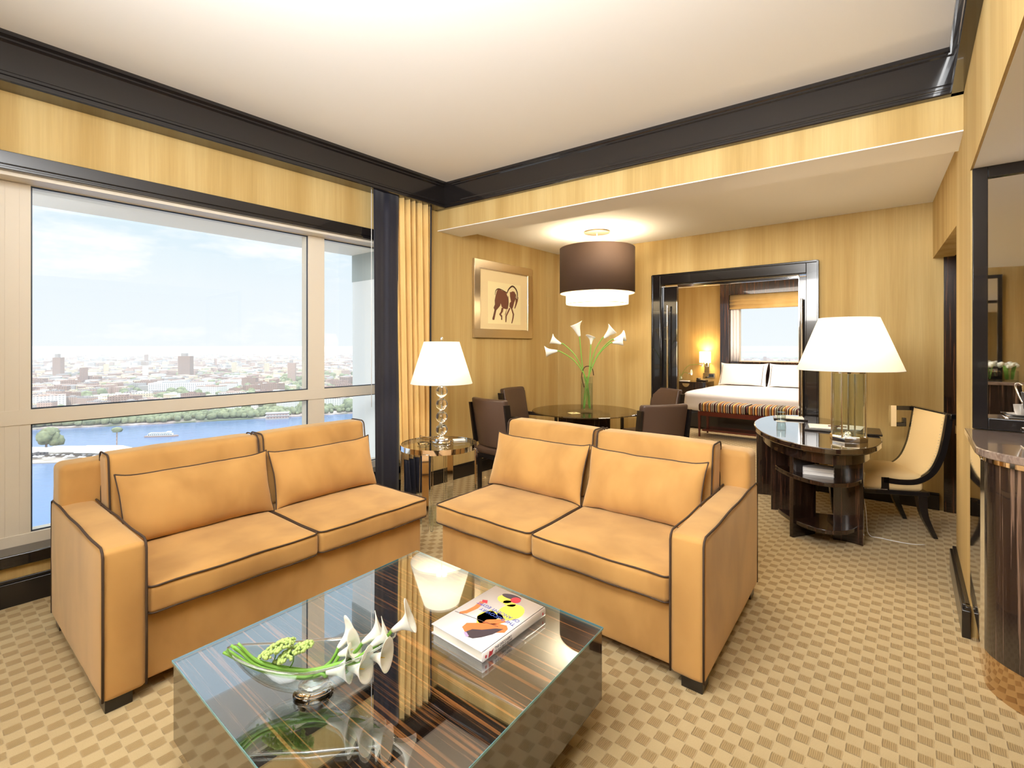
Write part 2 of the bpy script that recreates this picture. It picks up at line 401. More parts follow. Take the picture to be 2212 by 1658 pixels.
struct('wall_niche.001', G().prism(t2(RN+BB*1.5, RN+BB*1.62, RN+BB*1.62-A2*4.6, RN+BB*1.5-A2*4.6), 0, 2.325), MW)
struct('wall_hall', G().prism(t2(P3+A2*.1, P4-A2*.2, P4-A2*.2+BB*.1, P3+BB*.1+A2*.1), 0, 3.2), MW)
struct('ceiling.002', G().prism(t2(RN+NR*.01, RN+BB*1.5, RN+BB*1.5-A2*4.6, RN-Vector((.626,.78))*4.2+NR*.01), 2.3235, 2.40), MT['plaster'])
struct('wall_rear', G().prism(t2(WR-BB*.2, WR+BB*8.6, WR+BB*8.6-A2*.15, WR-BB*.2-A2*.15), 0, 3.2), MW)
struct('ceiling_beam', G().prism(t2(C1, E1, E2, C2), 2.662, 3.2), MW)
struct('ceiling_beam.001', G().prism(t2(C1, E1, E2, C2), 2.655, 2.662), MT['plaster'])

# crown mouldings: a flat lacquered band between beads
def crown(name, fr, s0, s1, d, z0=2.862, z1=3.125, face=None, m0=0, m1=0):
    """m0, m1: how far each end is mitred back per metre of projection"""
    g = G(); prof = [(0,z0),(d*.82,z0),(d*.86+.004,z0+.006),(d*.86+.004,z0+.020),(d*.80,z0+.026),(d*.80,z0+.034),(d*.84,z0+.038),(d*.84,z0+.052),(d*.76,z0+.062),
                     (d*.76,z1-.050),(d*.86,z1-.040),(d*.86,z1-.030),(d,z1-.022),(d,z1-.004),(d,z1),(0,z1)]
    n = len(prof); vs = [(s0+m0*y, -y, z) for y, z in prof]+[(s1-m1*y, -y, z) for y, z in prof]
    g.add(vs, [(i, (i+1) % n, n+(i+1) % n, n+i) for i in range(n)]+[tuple(range(n))[::-1], tuple(range(n, 2*n))])
    return struct(name, inworld(g, fr), ML, recalc=True)
sC = (C1-W0).dot(A2)
crown('trim_1', FA, -1.9, sC-.03, .178)
FBm = Fr(C1, E1-C1); crown('trim_2', FBm, .0, (E1-C1).length, .052)
RD = Vector((-.626,-.78)); FRr = Fr(E1, -RD*-1)
FRr = Fr(E1, RD); g = G()
# the crown on the right wall runs back towards the camera
gR = G(); prof = [(0,2.862),(.075,2.862),(.08,2.87),(.08,2.884),(.068,2.892),(.060,2.93),(.060,3.07),(.075,3.09),(.085,3.10),(.085,3.125),(0,3.125)]
n = len(prof); gR.add([(.0, -y, z) for y, z in prof]+[(4.3, -y, z) for y, z in prof], [(i, (i+1) % n, n+(i+1) % n, n+i) for i in range(n)]+[tuple(range(n)), tuple(range(n, 2*n))])
struct('trim_3', inworld(gR, FRr), ML, recalc=True)
FW = Fr(WR, BB)
gr = G().box(0, 8.5, 0, .06, 2.862, 3.125); struct('trim_4', inworld(gr, FW), ML)
# window trims
g = G().box(-1.75, 2.76, -.022, 0, 2.424, 2.528).box(-1.75, 2.76, -.034, 0, 2.424, 2.440).box(-1.75, 2.76, -.030, 0, 2.452, 2.458)
struct('trim_5', inworld(g, FA), ML, bevel=.003)
g = G().box(-1.75, 2.78, -.035, .13, .222, .29)
struct('trim_6', inworld(g, FA), ML, bevel=.006)
def basebd(name, fr, s0, s1, h=.15, d=.02):
    g = G().box(s0, s1, -d, 0, 0, h-.02).box(s0, s1, -d*.6, 0, h-.02, h)
    return struct(name, inworld(g, fr), MT['black_wood'], bevel=.003)
basebd('baseboard_left', FA, -1.8, 5.43)
basebd('baseboard_back', FB, .02, 1.404); basebd('baseboard_back.001', FB, 3.127, 4.05)
basebd('baseboard_right', Fr(RB, RN-RB), .0, (RB-RN).length+.03, .157, .033)
basebd('baseboard_right.001', Fr(RN, -BB), -.1, .03, .157, .033)
basebd('baseboard_rear', Fr(WR+BB*8.5, -BB), 0, 8.5)

# ---- living room window
win = thing('window_1', None, None, FA); win['kind'] = 'structure'
fp = MT['frame_paint']
g = G().box(-1.75, 2.8, .0, .25, 2.400, 2.4232)
for a, b in ((-1.75,-1.55), (-.30,.1375), (1.858,2.004), (2.745,2.80)): g.box(a, b, .135, .25, .27, 2.424)
g.box(-1.75, 2.8, .135, .25, 2.396, 2.46).box(-1.75, 2.8, .128, .25, .27, .351).box(-1.75, 2.8, .13, .24, .989, 1.075)
for s in (-.2,-.12,.03,.09): g.box(s-.0015, s+.0015, .1335, .135, .30, 2.40)
obj('window_frame', g, fp, win, bevel=.004)
g = G()
for a, b in ((-1.55,-.30),(.1375,1.858),(2.004,2.745)):
    for z0, z1 in ((.351,.989),(1.075,2.396)):
        e = .008
        g.box(a, b, .150, .158, z0, z0+e).box(a, b, .150, .158, z1-e, z1).box(a, a+e, .150, .158, z0, z1).box(b-e, b, .150, .158, z0, z1)
obj('gasket', g, MT['gasket'], win)
for a, b in ((-1.55,-.30),(.1375,1.858),(2.004,2.745)):
    for z0, z1 in ((.351,.989),(1.075,2.396)): obj('pane', G().box(a, b, .170, .174, z0, z1), MT['pane'], win)
struct('wall_exterior', inworld(G().box(2.82, 3.1, .25, .97, -4, 2.16), FA), mat('facade_white', (.82,.82,.80), .7))
struct('wall_exterior.001', inworld(G().box(2.815, 3.1, .25, .975, 2.16, 2.455), FA), mat('facade_grey', (.42,.45,.43), .7))
struct('ceiling_exterior', inworld(G().box(-3, 3.1, .25, .98, 2.455, 2.62), FA), mat('facade_soffit', (.88,.82,.72), .7))

# ---- opening into the bedroom with its sliding doors
g = G().box(1.406, 1.50, -.03, .0, 0, 2.29).box(3.03, 3.125, -.03, .0, 0, 2.29).box(1.50, 3.03, -.03, .0, 2.19, 2.29)
g.box(1.49, 1.505, 0, .12, 0, 2.19).box(3.025, 3.04, 0, .12, 0, 2.19).box(1.50, 3.03, 0, .12, 2.180, 2.192).box(1.39,1.406,-.036,0,0,2.306).box(3.125,3.141,-.036,0,0,2.306).box(1.406,3.125,-.036,0,2.29,2.306)
dr = thing('door_1', None, None, FB); dr['kind'] = 'structure'
obj('door_casing', g, ML, dr, bevel=.004)
obj('track', G().box(1.69, 2.955, .035, .045, 2.150, 2.180).box(1.69, 2.955, .070, .080, 2.150, 2.180), MT['chrome'], dr)
for a, b, hq, lab in ((1.505, 1.687, 1.590, 'left'), (2.955, 3.025, 2.992, 'right')):
    lf = obj('door_leaf', G().box(a, b, .03, .075, .01, 2.16), ML, dr, bevel=.003)
    e = (b-.006, b) if lab == 'left' else (a, a+.006)
    obj('edge_strip', G().box(e[0], e[1], .026, .079, .01, 2.16), MT['chrome'], lf)
    obj('door_handle', G().tube([(hq,-.03,.48),(hq,-.03,1.93)], .011, 12).cyl((hq,-.03),.011,.48,.481,12).tube([(hq,-.03,.56),(hq,.03,.56)],.006,8).tube([(hq,-.03,1.85),(hq,.03,1.85)],.006,8), MT['chrome'], lf, smooth=50)
# hall door frame seen through the opening on the right
d2 = thing('door_2', None, None, FB); d2['kind'] = 'structure'
obj('door_casing', G().box(4.078, 4.20, -.035, 0, 0, 2.24).box(4.20, 4.6, -.02, 0, 0, 2.24), MT['ebony'], d2, bevel=.003)

# ================================================================ BEDROOM SHELL
F1 = Vector((4.47, 10.57)); AA = Vector((.6326, .7744)); FF = Fr(F1, BB)
BL = CB - BB*1.0; BR = CB + BB*3.6
far = (F1-CB).dot(AA)
struct('floor.001', G().prism(t2(BL+AA*.1, BR+AA*.1, BR+AA*(far+.1), BL+AA*(far+.1)), -.12, 0), MT['carpet'])
struct('ceiling.003', G().prism(t2(BL+AA*.1, BR+AA*.1, BR+AA*(far+.2), BL+AA*(far+.2)), 2.75, 2.95), MT['plaster'])
g = G().box(-2.3, .0, 0, .2, 0, 2.8).box(0, .33, .02, .2, 0, 2.8).box(.33, 2.3, .0, .2, 0, 1.12).box(.33, 2.3, .0, .2, 2.5, 2.8).box(2.3, 3.2, 0, .2, 0, 2.8)
struct('wall_bedroom', inworld(g, FF), MW)
struct('wall_bedroom.001', G().prism(t2(BL+AA*.12, BL+AA*(far+.1), BL+AA*(far+.1)-BB*.1, BL+AA*.12-BB*.1), 0, 2.8), MW)
struct('wall_bedroom.002', G().prism(t2(BR+AA*.12, BR+AA*(far+.1), BR+AA*(far+.1)+BB*.1, BR+AA*.12+BB*.1), 0, 2.8), MW)
g = G().box(.0, .18, -.10, .02, 0, 2.75).box(2.32, 2.5, -.10, .02, 0, 2.75).box(.18, 2.32, -.10, .0, 2.515, 2.75).box(.18, 2.32, -.04, .0, .3, 1.12).box(.18, 2.32, -.06, .0, 1.10, 1.125)
struct('trim_7', inworld(g, FF), MT['ebony'])
w2 = thing('window_2', None, None, FF); w2['kind'] = 'structure'
obj('window_frame', G().box(.30, .36, .06, .14, 1.12, 2.5).box(2.27, 2.33, .06, .14, 1.12, 2.5).box(.36, 2.27, .06, .14, 1.12, 1.145).box(.36, 2.27, .06, .14, 2.46, 2.5), fp, w2)
obj('pane', G().box(.36, 2.27, .10, .104, 1.145, 2.46), MT['pane'], w2)

# ================================================================ THE VIEW
def tagk(o): o['kind'] = 'structure'; return o
def f_water(nt, b):
    t = coords(nt, (.02,.05,1)); bump(nt, b, nz(nt, t, 3, 6, .6), .25, 1.5)
mat('water', (.13,.21,.38), .15, fn=f_water)
def f_land(nt, b):
    v = coords(nt, (.001,.001,.001)); a = nz(nt, v, 9, 6, .7); c = nz(nt, v, 60, 4, .7)
    base = ramp(nt, c, [(.35,(.34,.25,.21)),(.5,(.55,.42,.35)),(.62,(.72,.60,.50))])
    nt.links.new(mixc(nt, ramp(nt, a, [(.48,(0,0,0)),(.58,(1,1,1))]), base, (.20,.22,.12)), b.inputs['Base Color'])
mat('land', rough=.95, fn=f_land)
mat('foliage', rough=.95, fn=lambda nt, b: nt.links.new(ramp(nt, nz(nt, coords(nt, (.05,.05,.05)), 3, 3, .6), [(.3,(.17,.19,.10)),(.7,(.36,.37,.20))]), b.inputs['Base Color']))
def f_block(c, d):
    def fn(nt, b):
        t = nt.nodes.new('ShaderNodeTexCoord'); s = nt.nodes.new('ShaderNodeSeparateXYZ'); nt.links.new(t.outputs['Object'], s.inputs[0])
        xy = mth(nt, 'ADD', s.outputs[0], s.outputs[1])
        wx = mth(nt, 'GREATER_THAN', mth(nt, 'FRACT', mth(nt, 'MULTIPLY', xy, .28)), .55); wz = mth(nt, 'GREATER_THAN', mth(nt, 'FRACT', mth(nt, 'MULTIPLY', s.outputs[2], .31)), .5)
        g = nt.nodes.new('ShaderNodeNewGeometry'); s2 = nt.nodes.new('ShaderNodeSeparateXYZ'); nt.links.new(g.outputs['Normal'], s2.inputs[0])
        side = mth(nt, 'LESS_THAN', s2.outputs[2], .5)
        nt.links.new(mixc(nt, mth(nt, 'MULTIPLY', mth(nt, 'MULTIPLY', wx, wz), side), c, d), b.inputs['Base Color'])
    return fn
CITY = [mat('city_cream', rough=.9, fn=f_block((.80,.68,.50),(.38,.31,.25))), mat('city_pink', rough=.9, fn=f_block((.56,.40,.33),(.30,.22,.19))),
        mat('city_white', rough=.9, fn=f_block((.86,.83,.78),(.42,.42,.44))), mat('city_brown', rough=.9, fn=f_block((.42,.29,.23),(.22,.16,.14))), mat('city_grey', rough=.9, fn=f_block((.50,.46,.44),(.26,.25,.26)))]
ZG = -93.5
rv = struct('river', G().box(-6000, 6000, 120, 900, -95.6, -95), MT['water'])
bk = [(-6000,-1500),(-1400,235),(-551,570),(-430,612),(-324,661),(-150,742),(60,800),(900,900),(9000,1200),(26000,14000),(26000,32000),(-30000,32000),(-30000,-1500)]
struct('ground', G().prism(bk, -97, ZG), MT['land'])
struct('river.001', G().prism([(1000,3500),(3000,3750),(5200,3900),(6500,9000),(2700,7300),(1500,6700)], ZG-.3, ZG+.5), MT['water'])
def beyond(x, y, m=0):
    for i in range(len(bk)-6):
        (x0,y0),(x1,y1) = bk[i], bk[i+1]
        if x0 <= x <= x1: return y > y0+(y1-y0)*(x-x0)/(x1-x0)+m
    return True
random.seed(11)
vs = []; fs = []; mi = []
def bld(x, y, w, d, h, a, k, z=ZG):
    b = len(vs); c, s = cos(a), sin(a)
    for zz in (z, z+h):
        for px, py in ((-w,-d),(w,-d),(w,d),(-w,d)): vs.append((x+(px*c-py*s)/2, y+(px*s+py*c)/2, zz))
    for q in ((4,5,6,7),(0,1,5,4),(1,2,6,5),(2,3,7,6),(3,0,4,7)): fs.append(tuple(b+i for i in q)); mi.append(k)
cnt = 0
while cnt < 20000:
    r = 830*(26000/830)**(random.random()**1.15); th = random.uniform(-1.12, .62)
    x, y = r*sin(th), r*cos(th)
    if y < 250 or not beyond(x, y, 60): continue
    if 900 < x and 3300 < y < 9500 and r < 9500: continue
    sc = 1+r/5200
    if any((x-a)**2+(y-b)**2 < 75**2 for a, b in ((-655,985),(-935,1420),(-560,1260),(-470,1150),(-1300,1420))) or (r < 1250 and -.98 < th < -.22): continue
    nn = noise.noise(Vector((x*.0016, y*.0016, 3)))
    if nn > .18 and r < 4500: continue
    h = random.uniform(8, 20) if random.random() < .994 else random.uniform(26, 48)
    wq = 1 if h < 21 else .45
    bld(x, y, random.uniform(8,22)*sc*wq, random.uniform(8,20)*sc*wq, h, random.choice((.1,.5,-.3,.9)), random.choices((0,1,2,3,4),(4,5,3,3,4))[0]); cnt += 1
me = bpy.data.meshes.new('distant_city'); me.from_pydata(vs, [], fs); me.update()
for m in CITY: me.materials.append(m)
me.polygons.foreach_set('material_index', mi)
tag(bpy.data.objects.new('distant_city', me), 'dense hazy city of low blocks reaching to the horizon', 'city', kind='stuff')
COL.objects.link(bpy.data.objects['distant_city'])
# nearer blocks along the far bank, one by one
def block(w, d, h, m):
    root = thing('apartment_building', None, 'building')
    obj('walls', G().box(-w/2, w/2, -d/2, d/2, 0, h), CITY[m], root)
    g = G().box(-w/2, w/2, -d/2, -d/2+.5, h, h+1.2).box(-w/2, w/2, d/2-.5, d/2, h, h+1.2).box(-w/2, -w/2+.5, -d/2, d/2, h, h+1.2).box(w/2-.5, w/2, -d/2, d/2, h, h+1.2)
    g.box(-w*.2, w*.08, -d*.2, d*.2, h, h+3.2).box(w*.2, w*.3, -d*.1, d*.15, h, h+2)
    obj('roof_structures', g, CITY[(m*2+2) % 5], root); return root
KN = ['cream', 'pinkish brick', 'white', 'brown brick', 'grey']
protos = [(block(random.uniform(20,40), random.uniform(14,22), random.choice((14,18,22,26)), k), k) for k in (0,1,2,3,4,0,1,3)]
used = set(); n = 0; placed = []
random.seed(5)
while n < 110:
    i = random.randrange(len(protos)); pr, k = protos[i]
    px = random.uniform(60, 800); r = random.uniform(690, 1150); xx = (px-1106)/1070; y = r; x = xx*y
    if not beyond(x, y, 55): continue
    if -760 < x < -560 and 880 < y < 1060: continue
    if any((x-a)**2+(y-b)**2 < 30**2 for a, b in placed): continue
    if n > 40 and px > 420 and random.random() < .5: continue
    placed.append((x, y)); o = pr if i not in used else copy_tree(pr); used.add(i)
    o.location = (x, y, ZG); o.rotation_euler = (0, 0, random.choice((.15,.4,.75,-.2))); s = random.uniform(.7,1.15); o.scale = (s, s, random.uniform(.7,1.1))
    colw = ['far left in large pane','left part of large pane','mid large pane','right part of large pane','far right in large pane','in narrow right pane'][0 if px < 170 else 1 if px < 290 else 2 if px < 420 else 3 if px < 550 else 4 if px < 690 else 5]
    roww = ['by the far bank','one row behind the bank','well back from the bank'][0 if r < 820 else 1 if r < 960 else 2]
    o['label'] = '%s block %s, %s' % (KN[k], roww, colw); o['group'] = 'apartment blocks across the river'; n += 1
for i, (pr, k) in enumerate(protos):
    if i not in used: pr.location = (-600, 1200, ZG)
    if i not in used: pr['label'] = '%s apartment block behind the tall brown tower block' % KN[k]; pr['group'] = 'apartment blocks across the river'
def landmark(name, label, cat, x, y, w, d, h, a, m, top=None):
    r = thing(name, label, cat, loc=(x, y, ZG), rot=a)
    obj('walls', G().box(-w/2, w/2, -d/2, d/2, 0, h), m, r)
    g = G().box(-w*.3, w*.1, -d*.3, d*.3, h, h+(top or 3)); obj('roof_structures', g, CITY[4], r); return r
ow = mat('office_white', rough=.9, fn=f_block((.93,.93,.93),(.20,.20,.24)))
landmark('office_building', 'long white office block with rows of windows in the city', 'building', -655, 985, 112, 16, 22, .28, ow)
landmark('tower_block', 'tall brown tower block left of the long white office block', 'building', -935, 1420, 30, 26, 66, .2, CITY[3], 8)
landmark('tower_block', 'slim brown high-rise right of the window centre in the city', 'building', -560, 1260, 18, 18, 52, .3, CITY[1], 6)
landmark('tower_block', 'small cream high-rise near the right of the large pane', 'building', -470, 1150, 15, 15, 40, .1, CITY[0], 4)
landmark('tower_block', 'slender brown twin-topped tower near the left of the large pane', 'building', -1300, 1420, 18, 22, 62, .3, CITY[3], 10)
# trees
g = G(); random.seed(3)
ICO = None
def blob(g, x, y, z, r, rz):
    n1, n2 = 7, 4; vs = [(x, y, z-rz*.6)]
    for i in range(1, n2):
        for k in range(n1):
            a = 2*pi*k/n1+i*.4; q = random.uniform(.8,1.15); vs.append((x+r*q*sin(pi*i/n2)*cos(a), y+r*q*sin(pi*i/n2)*sin(a), z-rz*cos(pi*i/n2)))
    vs.append((x, y, z+rz)); b = len(vs)-1; fs = [(0,1+(k+1)%n1,1+k) for k in range(n1)]
    for i in range(n2-2):
        for k in range(n1): fs.append((1+i*n1+k,1+i*n1+(k+1)%n1,1+(i+1)*n1+(k+1)%n1,1+(i+1)*n1+k))
    fs += [(b,1+(n2-2)*n1+k,1+(n2-2)*n1+(k+1)%n1) for k in range(n1)]
    g.add(vs, fs)
for i in range(1500):
    if i < 650:
        px = random.uniform(60, 810); x = None
        for y in range(560, 900, 4):
            x = (px-1106)/1070*y
            if beyond(x, y, 4): break
        y += random.uniform(0, 50); x = (px-1106)/1070*y; r = random.uniform(2.2, 6)
    else:
        px = random.triangular(60, 810, 640); y = random.uniform(720, 1700); x = (px-1106)/1070*y; r = random.uniform(4, 11)
        if not beyond(x, y, 20): continue
    blob(g, x, y, ZG+r*.8, r, r*.9)
tag(obj('riverside_trees', g, MT['foliage'], smooth=True), 'belt of green trees along the far river bank', 'trees', kind='stuff')
g = G()
for i in range(900):
    x = random.uniform(1500, 4300); y = 3420+ (x-1000)*.12 + random.uniform(-420, -20) if i % 2 else 6900+(x-1500)*.3+random.uniform(-150,250); r = random.uniform(9, 20)
    blob(g, x, y, ZG+r*.4, r, r*.6)
tag(obj('distant_trees', g, MT['foliage'], smooth=True), 'dark tree belt by the water seen through the bedroom window', 'trees', kind='stuff')
# ferry
fr = Fr((-373, 529), (1, .18)); 
def ferry(name, lab, o, ex, L, z):
    F = Fr(o, ex, z=z); r = thing(name, lab, 'boat', F); w = L*.16
    hull = [(-L/2,-w/2),(L*.42,-w/2),(L/2,0),(L*.42,w/2),(-L/2,w/2)]
    obj('hull', G().prism(hull, 0, 1.2), MT['city_brown'], r)
    obj('cabin', G().box(-L*.40, L*.32, -w*.4, w*.4, 1.2, 3.4).box(-L*.36, L*.28, -w*.38, w*.38, 4.1, 4.3), MT['facade_white'], r)
    g = G()
    for k in range(12): g.box(-L*.38+k*L*.06, -L*.38+k*L*.06+.9, -w*.42, -w*.38, 1.8, 2.8)
    obj('window_row', g, MT['gasket'], r)
    g = G()
    for k in range(7): g.box(-L*.34+k*L*.1, -L*.34+k*L*.1+.3, -w*.36, -w*.3, 3.4, 4.2)
    g.box(L*.15, L*.28, -w*.3, w*.3, 4.3, 5.4); obj('upper_deck_rails', g, MT['facade_white'], r); return r
ferry('river_boat', 'white passenger boat sailing on the blue river', (-373, 528), (1, .18), 32, -95.0)
hb = thing('houseboat', 'two-storey brick and white houseboat moored at the far bank', 'boat', Fr((-310, 655), (1, .35), z=-95))
obj('hull', G().box(-14, 14, -5, 5, 0, 1.5), CITY[4], hb); obj('decks', G().box(-13, 13, -4.5, 4.5, 1.5, 4.6).box(-13, 13, -4.5, 4.5, 5.2, 8), CITY[1], hb); obj('roof', G().box(-14, 14, -5.5, 5.5, 8, 8.6).box(-14,14,-5.3,5.3,4.6,5.2), MT['facade_white'], hb)
# riverside restaurant on its spit of land
sp = [(-560,470),(-440,470),(-350,452),(-322,436),(-318,428),(-330,418),(-352,412),(-400,404),(-470,392),(-560,384)]
struct('ground.001', G().prism(sp, -97, -94.2), mat('embankment', (.52,.44,.36), .9))
rs = thing('restaurant_pavilion', 'riverside restaurant with white tent roofs on a spit of land', 'building', loc=(0,0,-94.2))
g = G()
def tent(g, x0, x1, y0, y1, z0, z1):
    ym = (y0+y1)/2; g.add([(x0,y0,z0),(x1,y0,z0),(x1,y1,z0),(x0,y1,z0),(x0+3,ym,z1),(x1-3,ym,z1)], [(0,1,5,4),(1,2,5),(2,3,4,5),(3,0,4),(3,2,1,0)])
tent(g, -470, -405, 408, 440, 5.5, 9); tent(g, -405, -372, 424, 446, 5, 8); tent(g, -372, -335, 420, 440, 5, 9.5)
obj('tent_roof', g, mat('canvas_white', (.95,.95,.97), .8), rs)
obj('hall', G().box(-466, -408, 410, 436, 0, 5.4), CITY[4], rs)
obj('side_building', G().box(-520, -428, 392, 406, 0, 6.5), MT['facade_white'], rs)
g = G()
for k in range(7): g.box(-515+k*12, -509+k*12, 391.6, 392, 1, 4.5)
obj('openings', g, MT['gasket'], rs)
g = G(); random.seed(9)
for k in range(34):
    x = random.uniform(-405, -335); y = 415+random.uniform(0, 14)+(x+370)*.06
    g.lathe([(0,2.9),(1.6,2.2)], (x, y, -94.2), 7)
tag(obj('terrace_umbrellas', g, MT['canvas_white']), 'crowd of small white sunshades on the restaurant terrace', 'sunshades', kind='stuff')
t = thing('bank_tree', 'round green tree on the spit behind the restaurant', 'tree', loc=(-425, 452, -94.2))
g = G(); random.seed(2)
for k in range(14): blob(g, random.uniform(-8,8), random.uniform(-6,6), random.uniform(8,17), random.uniform(4,6), random.uniform(4,6))
obj('crown', g, MT['foliage'], t, smooth=True); obj('trunk', G().tube([(0,0,0),(0,0,10)], .8), CITY[3], t)
t = thing('palm_tree', 'slim palm standing at the end of the restaurant roofs', 'tree', loc=(-352, 441, -94.2))
obj('trunk', G().tube([(0,0,0),(.3,0,20)], .5), CITY[3], t); g = G(); blob(g, .3, 0, 21, 4.5, 2.6); obj('crown', g, MT['foliage'], t, smooth=True)

# summer haze over the river and the city
hz = bpy.data.materials.new('haze_air'); hz.use_nodes = True; _h = hz.node_tree; _h.nodes.clear()
_ho = _h.nodes.new('ShaderNodeOutputMaterial'); _hs = _h.nodes.new('ShaderNodeVolumeScatter'); _hs.inputs['Density'].default_value = .00018; _hs.inputs['Color'].default_value = (.93,.95,1,1)
_h.links.new(_hs.outputs[0], _ho.inputs['Volume'])
tag(obj('haze', G().box(-31000, 31000, 160, 33000, -98, -6), hz), 'pale summer haze lying over the river and city', 'haze', kind='stuff')

# ================================================================ SOFAS
V = MT['velvet']; PI_ = MT['piping']
def loop_pts(x0,x1,y0,y1,z,r,bz=0,nn=10):
    pts = rrect(x0,x1,y0,y1,r,4); out = []
    for i, p in enumerate(pts):
        q = pts[(i+1)%len(pts)]; L = math.hypot(q[0]-p[0], q[1]-p[1]); k = max(1, int(L/.06))
        for j in range(k):
            x = p[0]+(q[0]-p[0])*j/k; y = p[1]+(q[1]-p[1])*j/k
            out.append((x, y, z+.0022*sin(x*19+y*13)+bz*0))
    return out
def pillow(cx, cy, z0, w, h, th, lean, seed):
    """lumbar pillow standing on its long edge; returns (mesh, seam path), lean = how far the top tips back"""
    g = G(); n, m = 26, 14; top = []; bot = []; seam = []
    def pos(a, b, t):
        # a,b in -1..1 ; corners pulled out to points, edges slightly hollow
        x = a*w/2*(1-.035*(1-b*b)*abs(a)**3 - 0) ; zz = b*h/2*(1-.10*(1-a*a)*0-.07*(1-abs(a)**2)*0)
        zz = b*h/2*(1-.06*(1-a**6)+.05*(abs(a)**8)); x = a*w/2*(1-.05*(1-b*b))
        y = t
        p = Vector((x, y, zz)); nn_ = noise.noise_vector(Vector((x*6+seed*5, zz*6, seed)))*.010+noise.noise_vector(Vector((x*17, zz*15+seed, 4)))*.005
        f = min(1, (1-abs(a))*5+(1-abs(b))*3); p += Vector((nn_.x*.4*f, nn_.y*f, nn_.z*.4*f))
        k = (zz+h/2)/h
        return (cx+p.x, cy+p.y+lean*k, z0+p.z+h/2)
    for sg in (-1, 1):
        base = len(g.v); vs = []
        for i in range(n+1):
            for j in range(m+1):
                a = sin(pi/2*(-1+2*i/n)); b = sin(pi/2*(-1+2*j/m))
                t = th/2*((1-abs(a)**2.6)**.55)*((1-abs(b)**2.2)**.6)
                # creases pulled from the seams
                t *= 1-.07*abs(sin(a*23+seed))*(abs(b)**3)
                vs.append(pos(a, b, sg*t))
        fs = []
        for i in range(n):
            for j in range(m):
                q = (i*(m+1)+j, (i+1)*(m+1)+j, (i+1)*(m+1)+j+1, i*(m+1)+j+1); fs.append(q if sg < 0 else q[::-1])
        g.add(vs, fs)
    for i in range(n): seam.append(pos(sin(pi/2*(-1+2*i/n)), -1, 0))
    for j in range(m): seam.append(pos(1, sin(pi/2*(-1+2*j/m)), 0))
    for i in range(n): seam.append(pos(sin(pi/2*(1-2*i/n)), 1, 0))
    for j in range(m): seam.append(pos(-1, sin(pi/2*(1-2*j/m)), 0))
    return g, seam
def sofa(name, label, fr, D, pl):
    L = 1.53; LA = 1.68
    r = thing(name, label, 'sofa', fr)
    obj('base', G().soft(.03, L+.02, .035, D-.02, .055, .335, .015, by=.004), V, r, True, fr)
    arm = obj('arm', G().soft(L, LA, 0, D, .052, .648, .022, bz=.012, by=.006, bx=.008, wr=.002), V, r, True, fr)
    g = G()
    for x in (L+.004, LA-.004):
        pts = [(x, -.001, .06), (x, -.003, .3), (x, -.002, .62), (x, .006, .640), (x, .022, .651)]+[(x, .03+i*(D-.06)/14, .652+.003*sin(i*1.1+x)) for i in range(15)]
        if x > L+.05: pts += [(x, D-.004, .64), (x, D+.001, .6), (x, D+.001, .06)]
        g.tube(pts, .0048, 8)
    obj('piping', g, PI_, arm, True, fr)
    bf = obj('back_frame', G().soft(.0, LA-.004, D-.20, D, .055, .852, .035, bz=.012, wr=.003, seed=2), V, r, True, fr)
    for k in (0, 1):
        x0, x1 = k*L/2+.003, (k+1)*L/2-.003
        cs = obj('seat_cushion', G().soft(x0, x1, -.004, D-.17, .333, .457, .028, bz=.016, by=.006, bx=.003, m=10, wr=.003, seed=k+3), V, r, True, fr)
        g = G().tube(loop_pts(x0+.002, x1-.002, -.003, D-.2, .452, .03), .0042, 8, closed=True)
        g.tube(loop_pts(x0+.002, x1-.002, -.002, D-.2, .341, .03), .0034, 8, closed=True)
        obj('piping', g, PI_, cs, True, fr)
    yb0, yb1 = D-.40, D-.215
    for k in (0, 1):
        x0, x1 = k*L/2+.008, (k+1)*L/2-.010
        sh = lambda p, _d=.06: (p[0], p[1]+_d*(p[2]-.45)/.45, p[2])
        bc = obj('back_cushion', G().soft(x0, x1, yb0, yb1-.02, .458, .897, .032, bz=.008, by=.018, m=10, wr=.004, seed=k+8, fn=sh), V, r, True, fr)
        g = G()
        for xx in (x0+.006, x1-.006):
            pts = [(xx, sh((xx, y, z))[1], z) for y, z in rrect(yb0-.002, yb1-.018, .462, .8985, .03, 4)]
            g.tube(pts, .0046, 8, closed=True)
        obj('piping', g, PI_, bc, True, fr)
    g = G()
    obj('foot', G().box(LA-.105, LA-.015, .02, .11, 0, .056), MT['black_wood'], r, False, fr, bevel=.002)
    obj('foot', G().box(LA-.105, LA-.015, D-.12, D-.03, 0, .056), MT['black_wood'], r, False, fr, bevel=.002)
    obj('foot', G().box(.05, .14, .05, .14, 0, .056), MT['black_wood'], r, False, fr, bevel=.002)
    obj('foot', G().box(.05, .14, D-.12, D-.03, 0, .056), MT['black_wood'], r, False, fr, bevel=.002)
    for i, (x0, x1, y0, z0, h, lean, lab, sd) in enumerate(pl):
        g, seam = pillow((x0+x1)/2, y0, z0, x1-x0, h+.012, .20, lean, sd)
        p = obj('lumbar_pillow', g, V, None, True, fr); p.location = fr.o; p.rotation_euler = (0,0,fr.th)
        tag(p, lab, 'pillow', 'mustard velvet lumbar pillows on the sofas')
        obj('piping', G().tube(seam, .0040, 8, closed=True), PI_, p, True, fr)
    return r
S1 = Fr((-.548, 3.238), (-.957, -1.198), (-.776, .631))
S2 = Fr((-.488, 3.122), (1.156, -.985), (.596, .803))
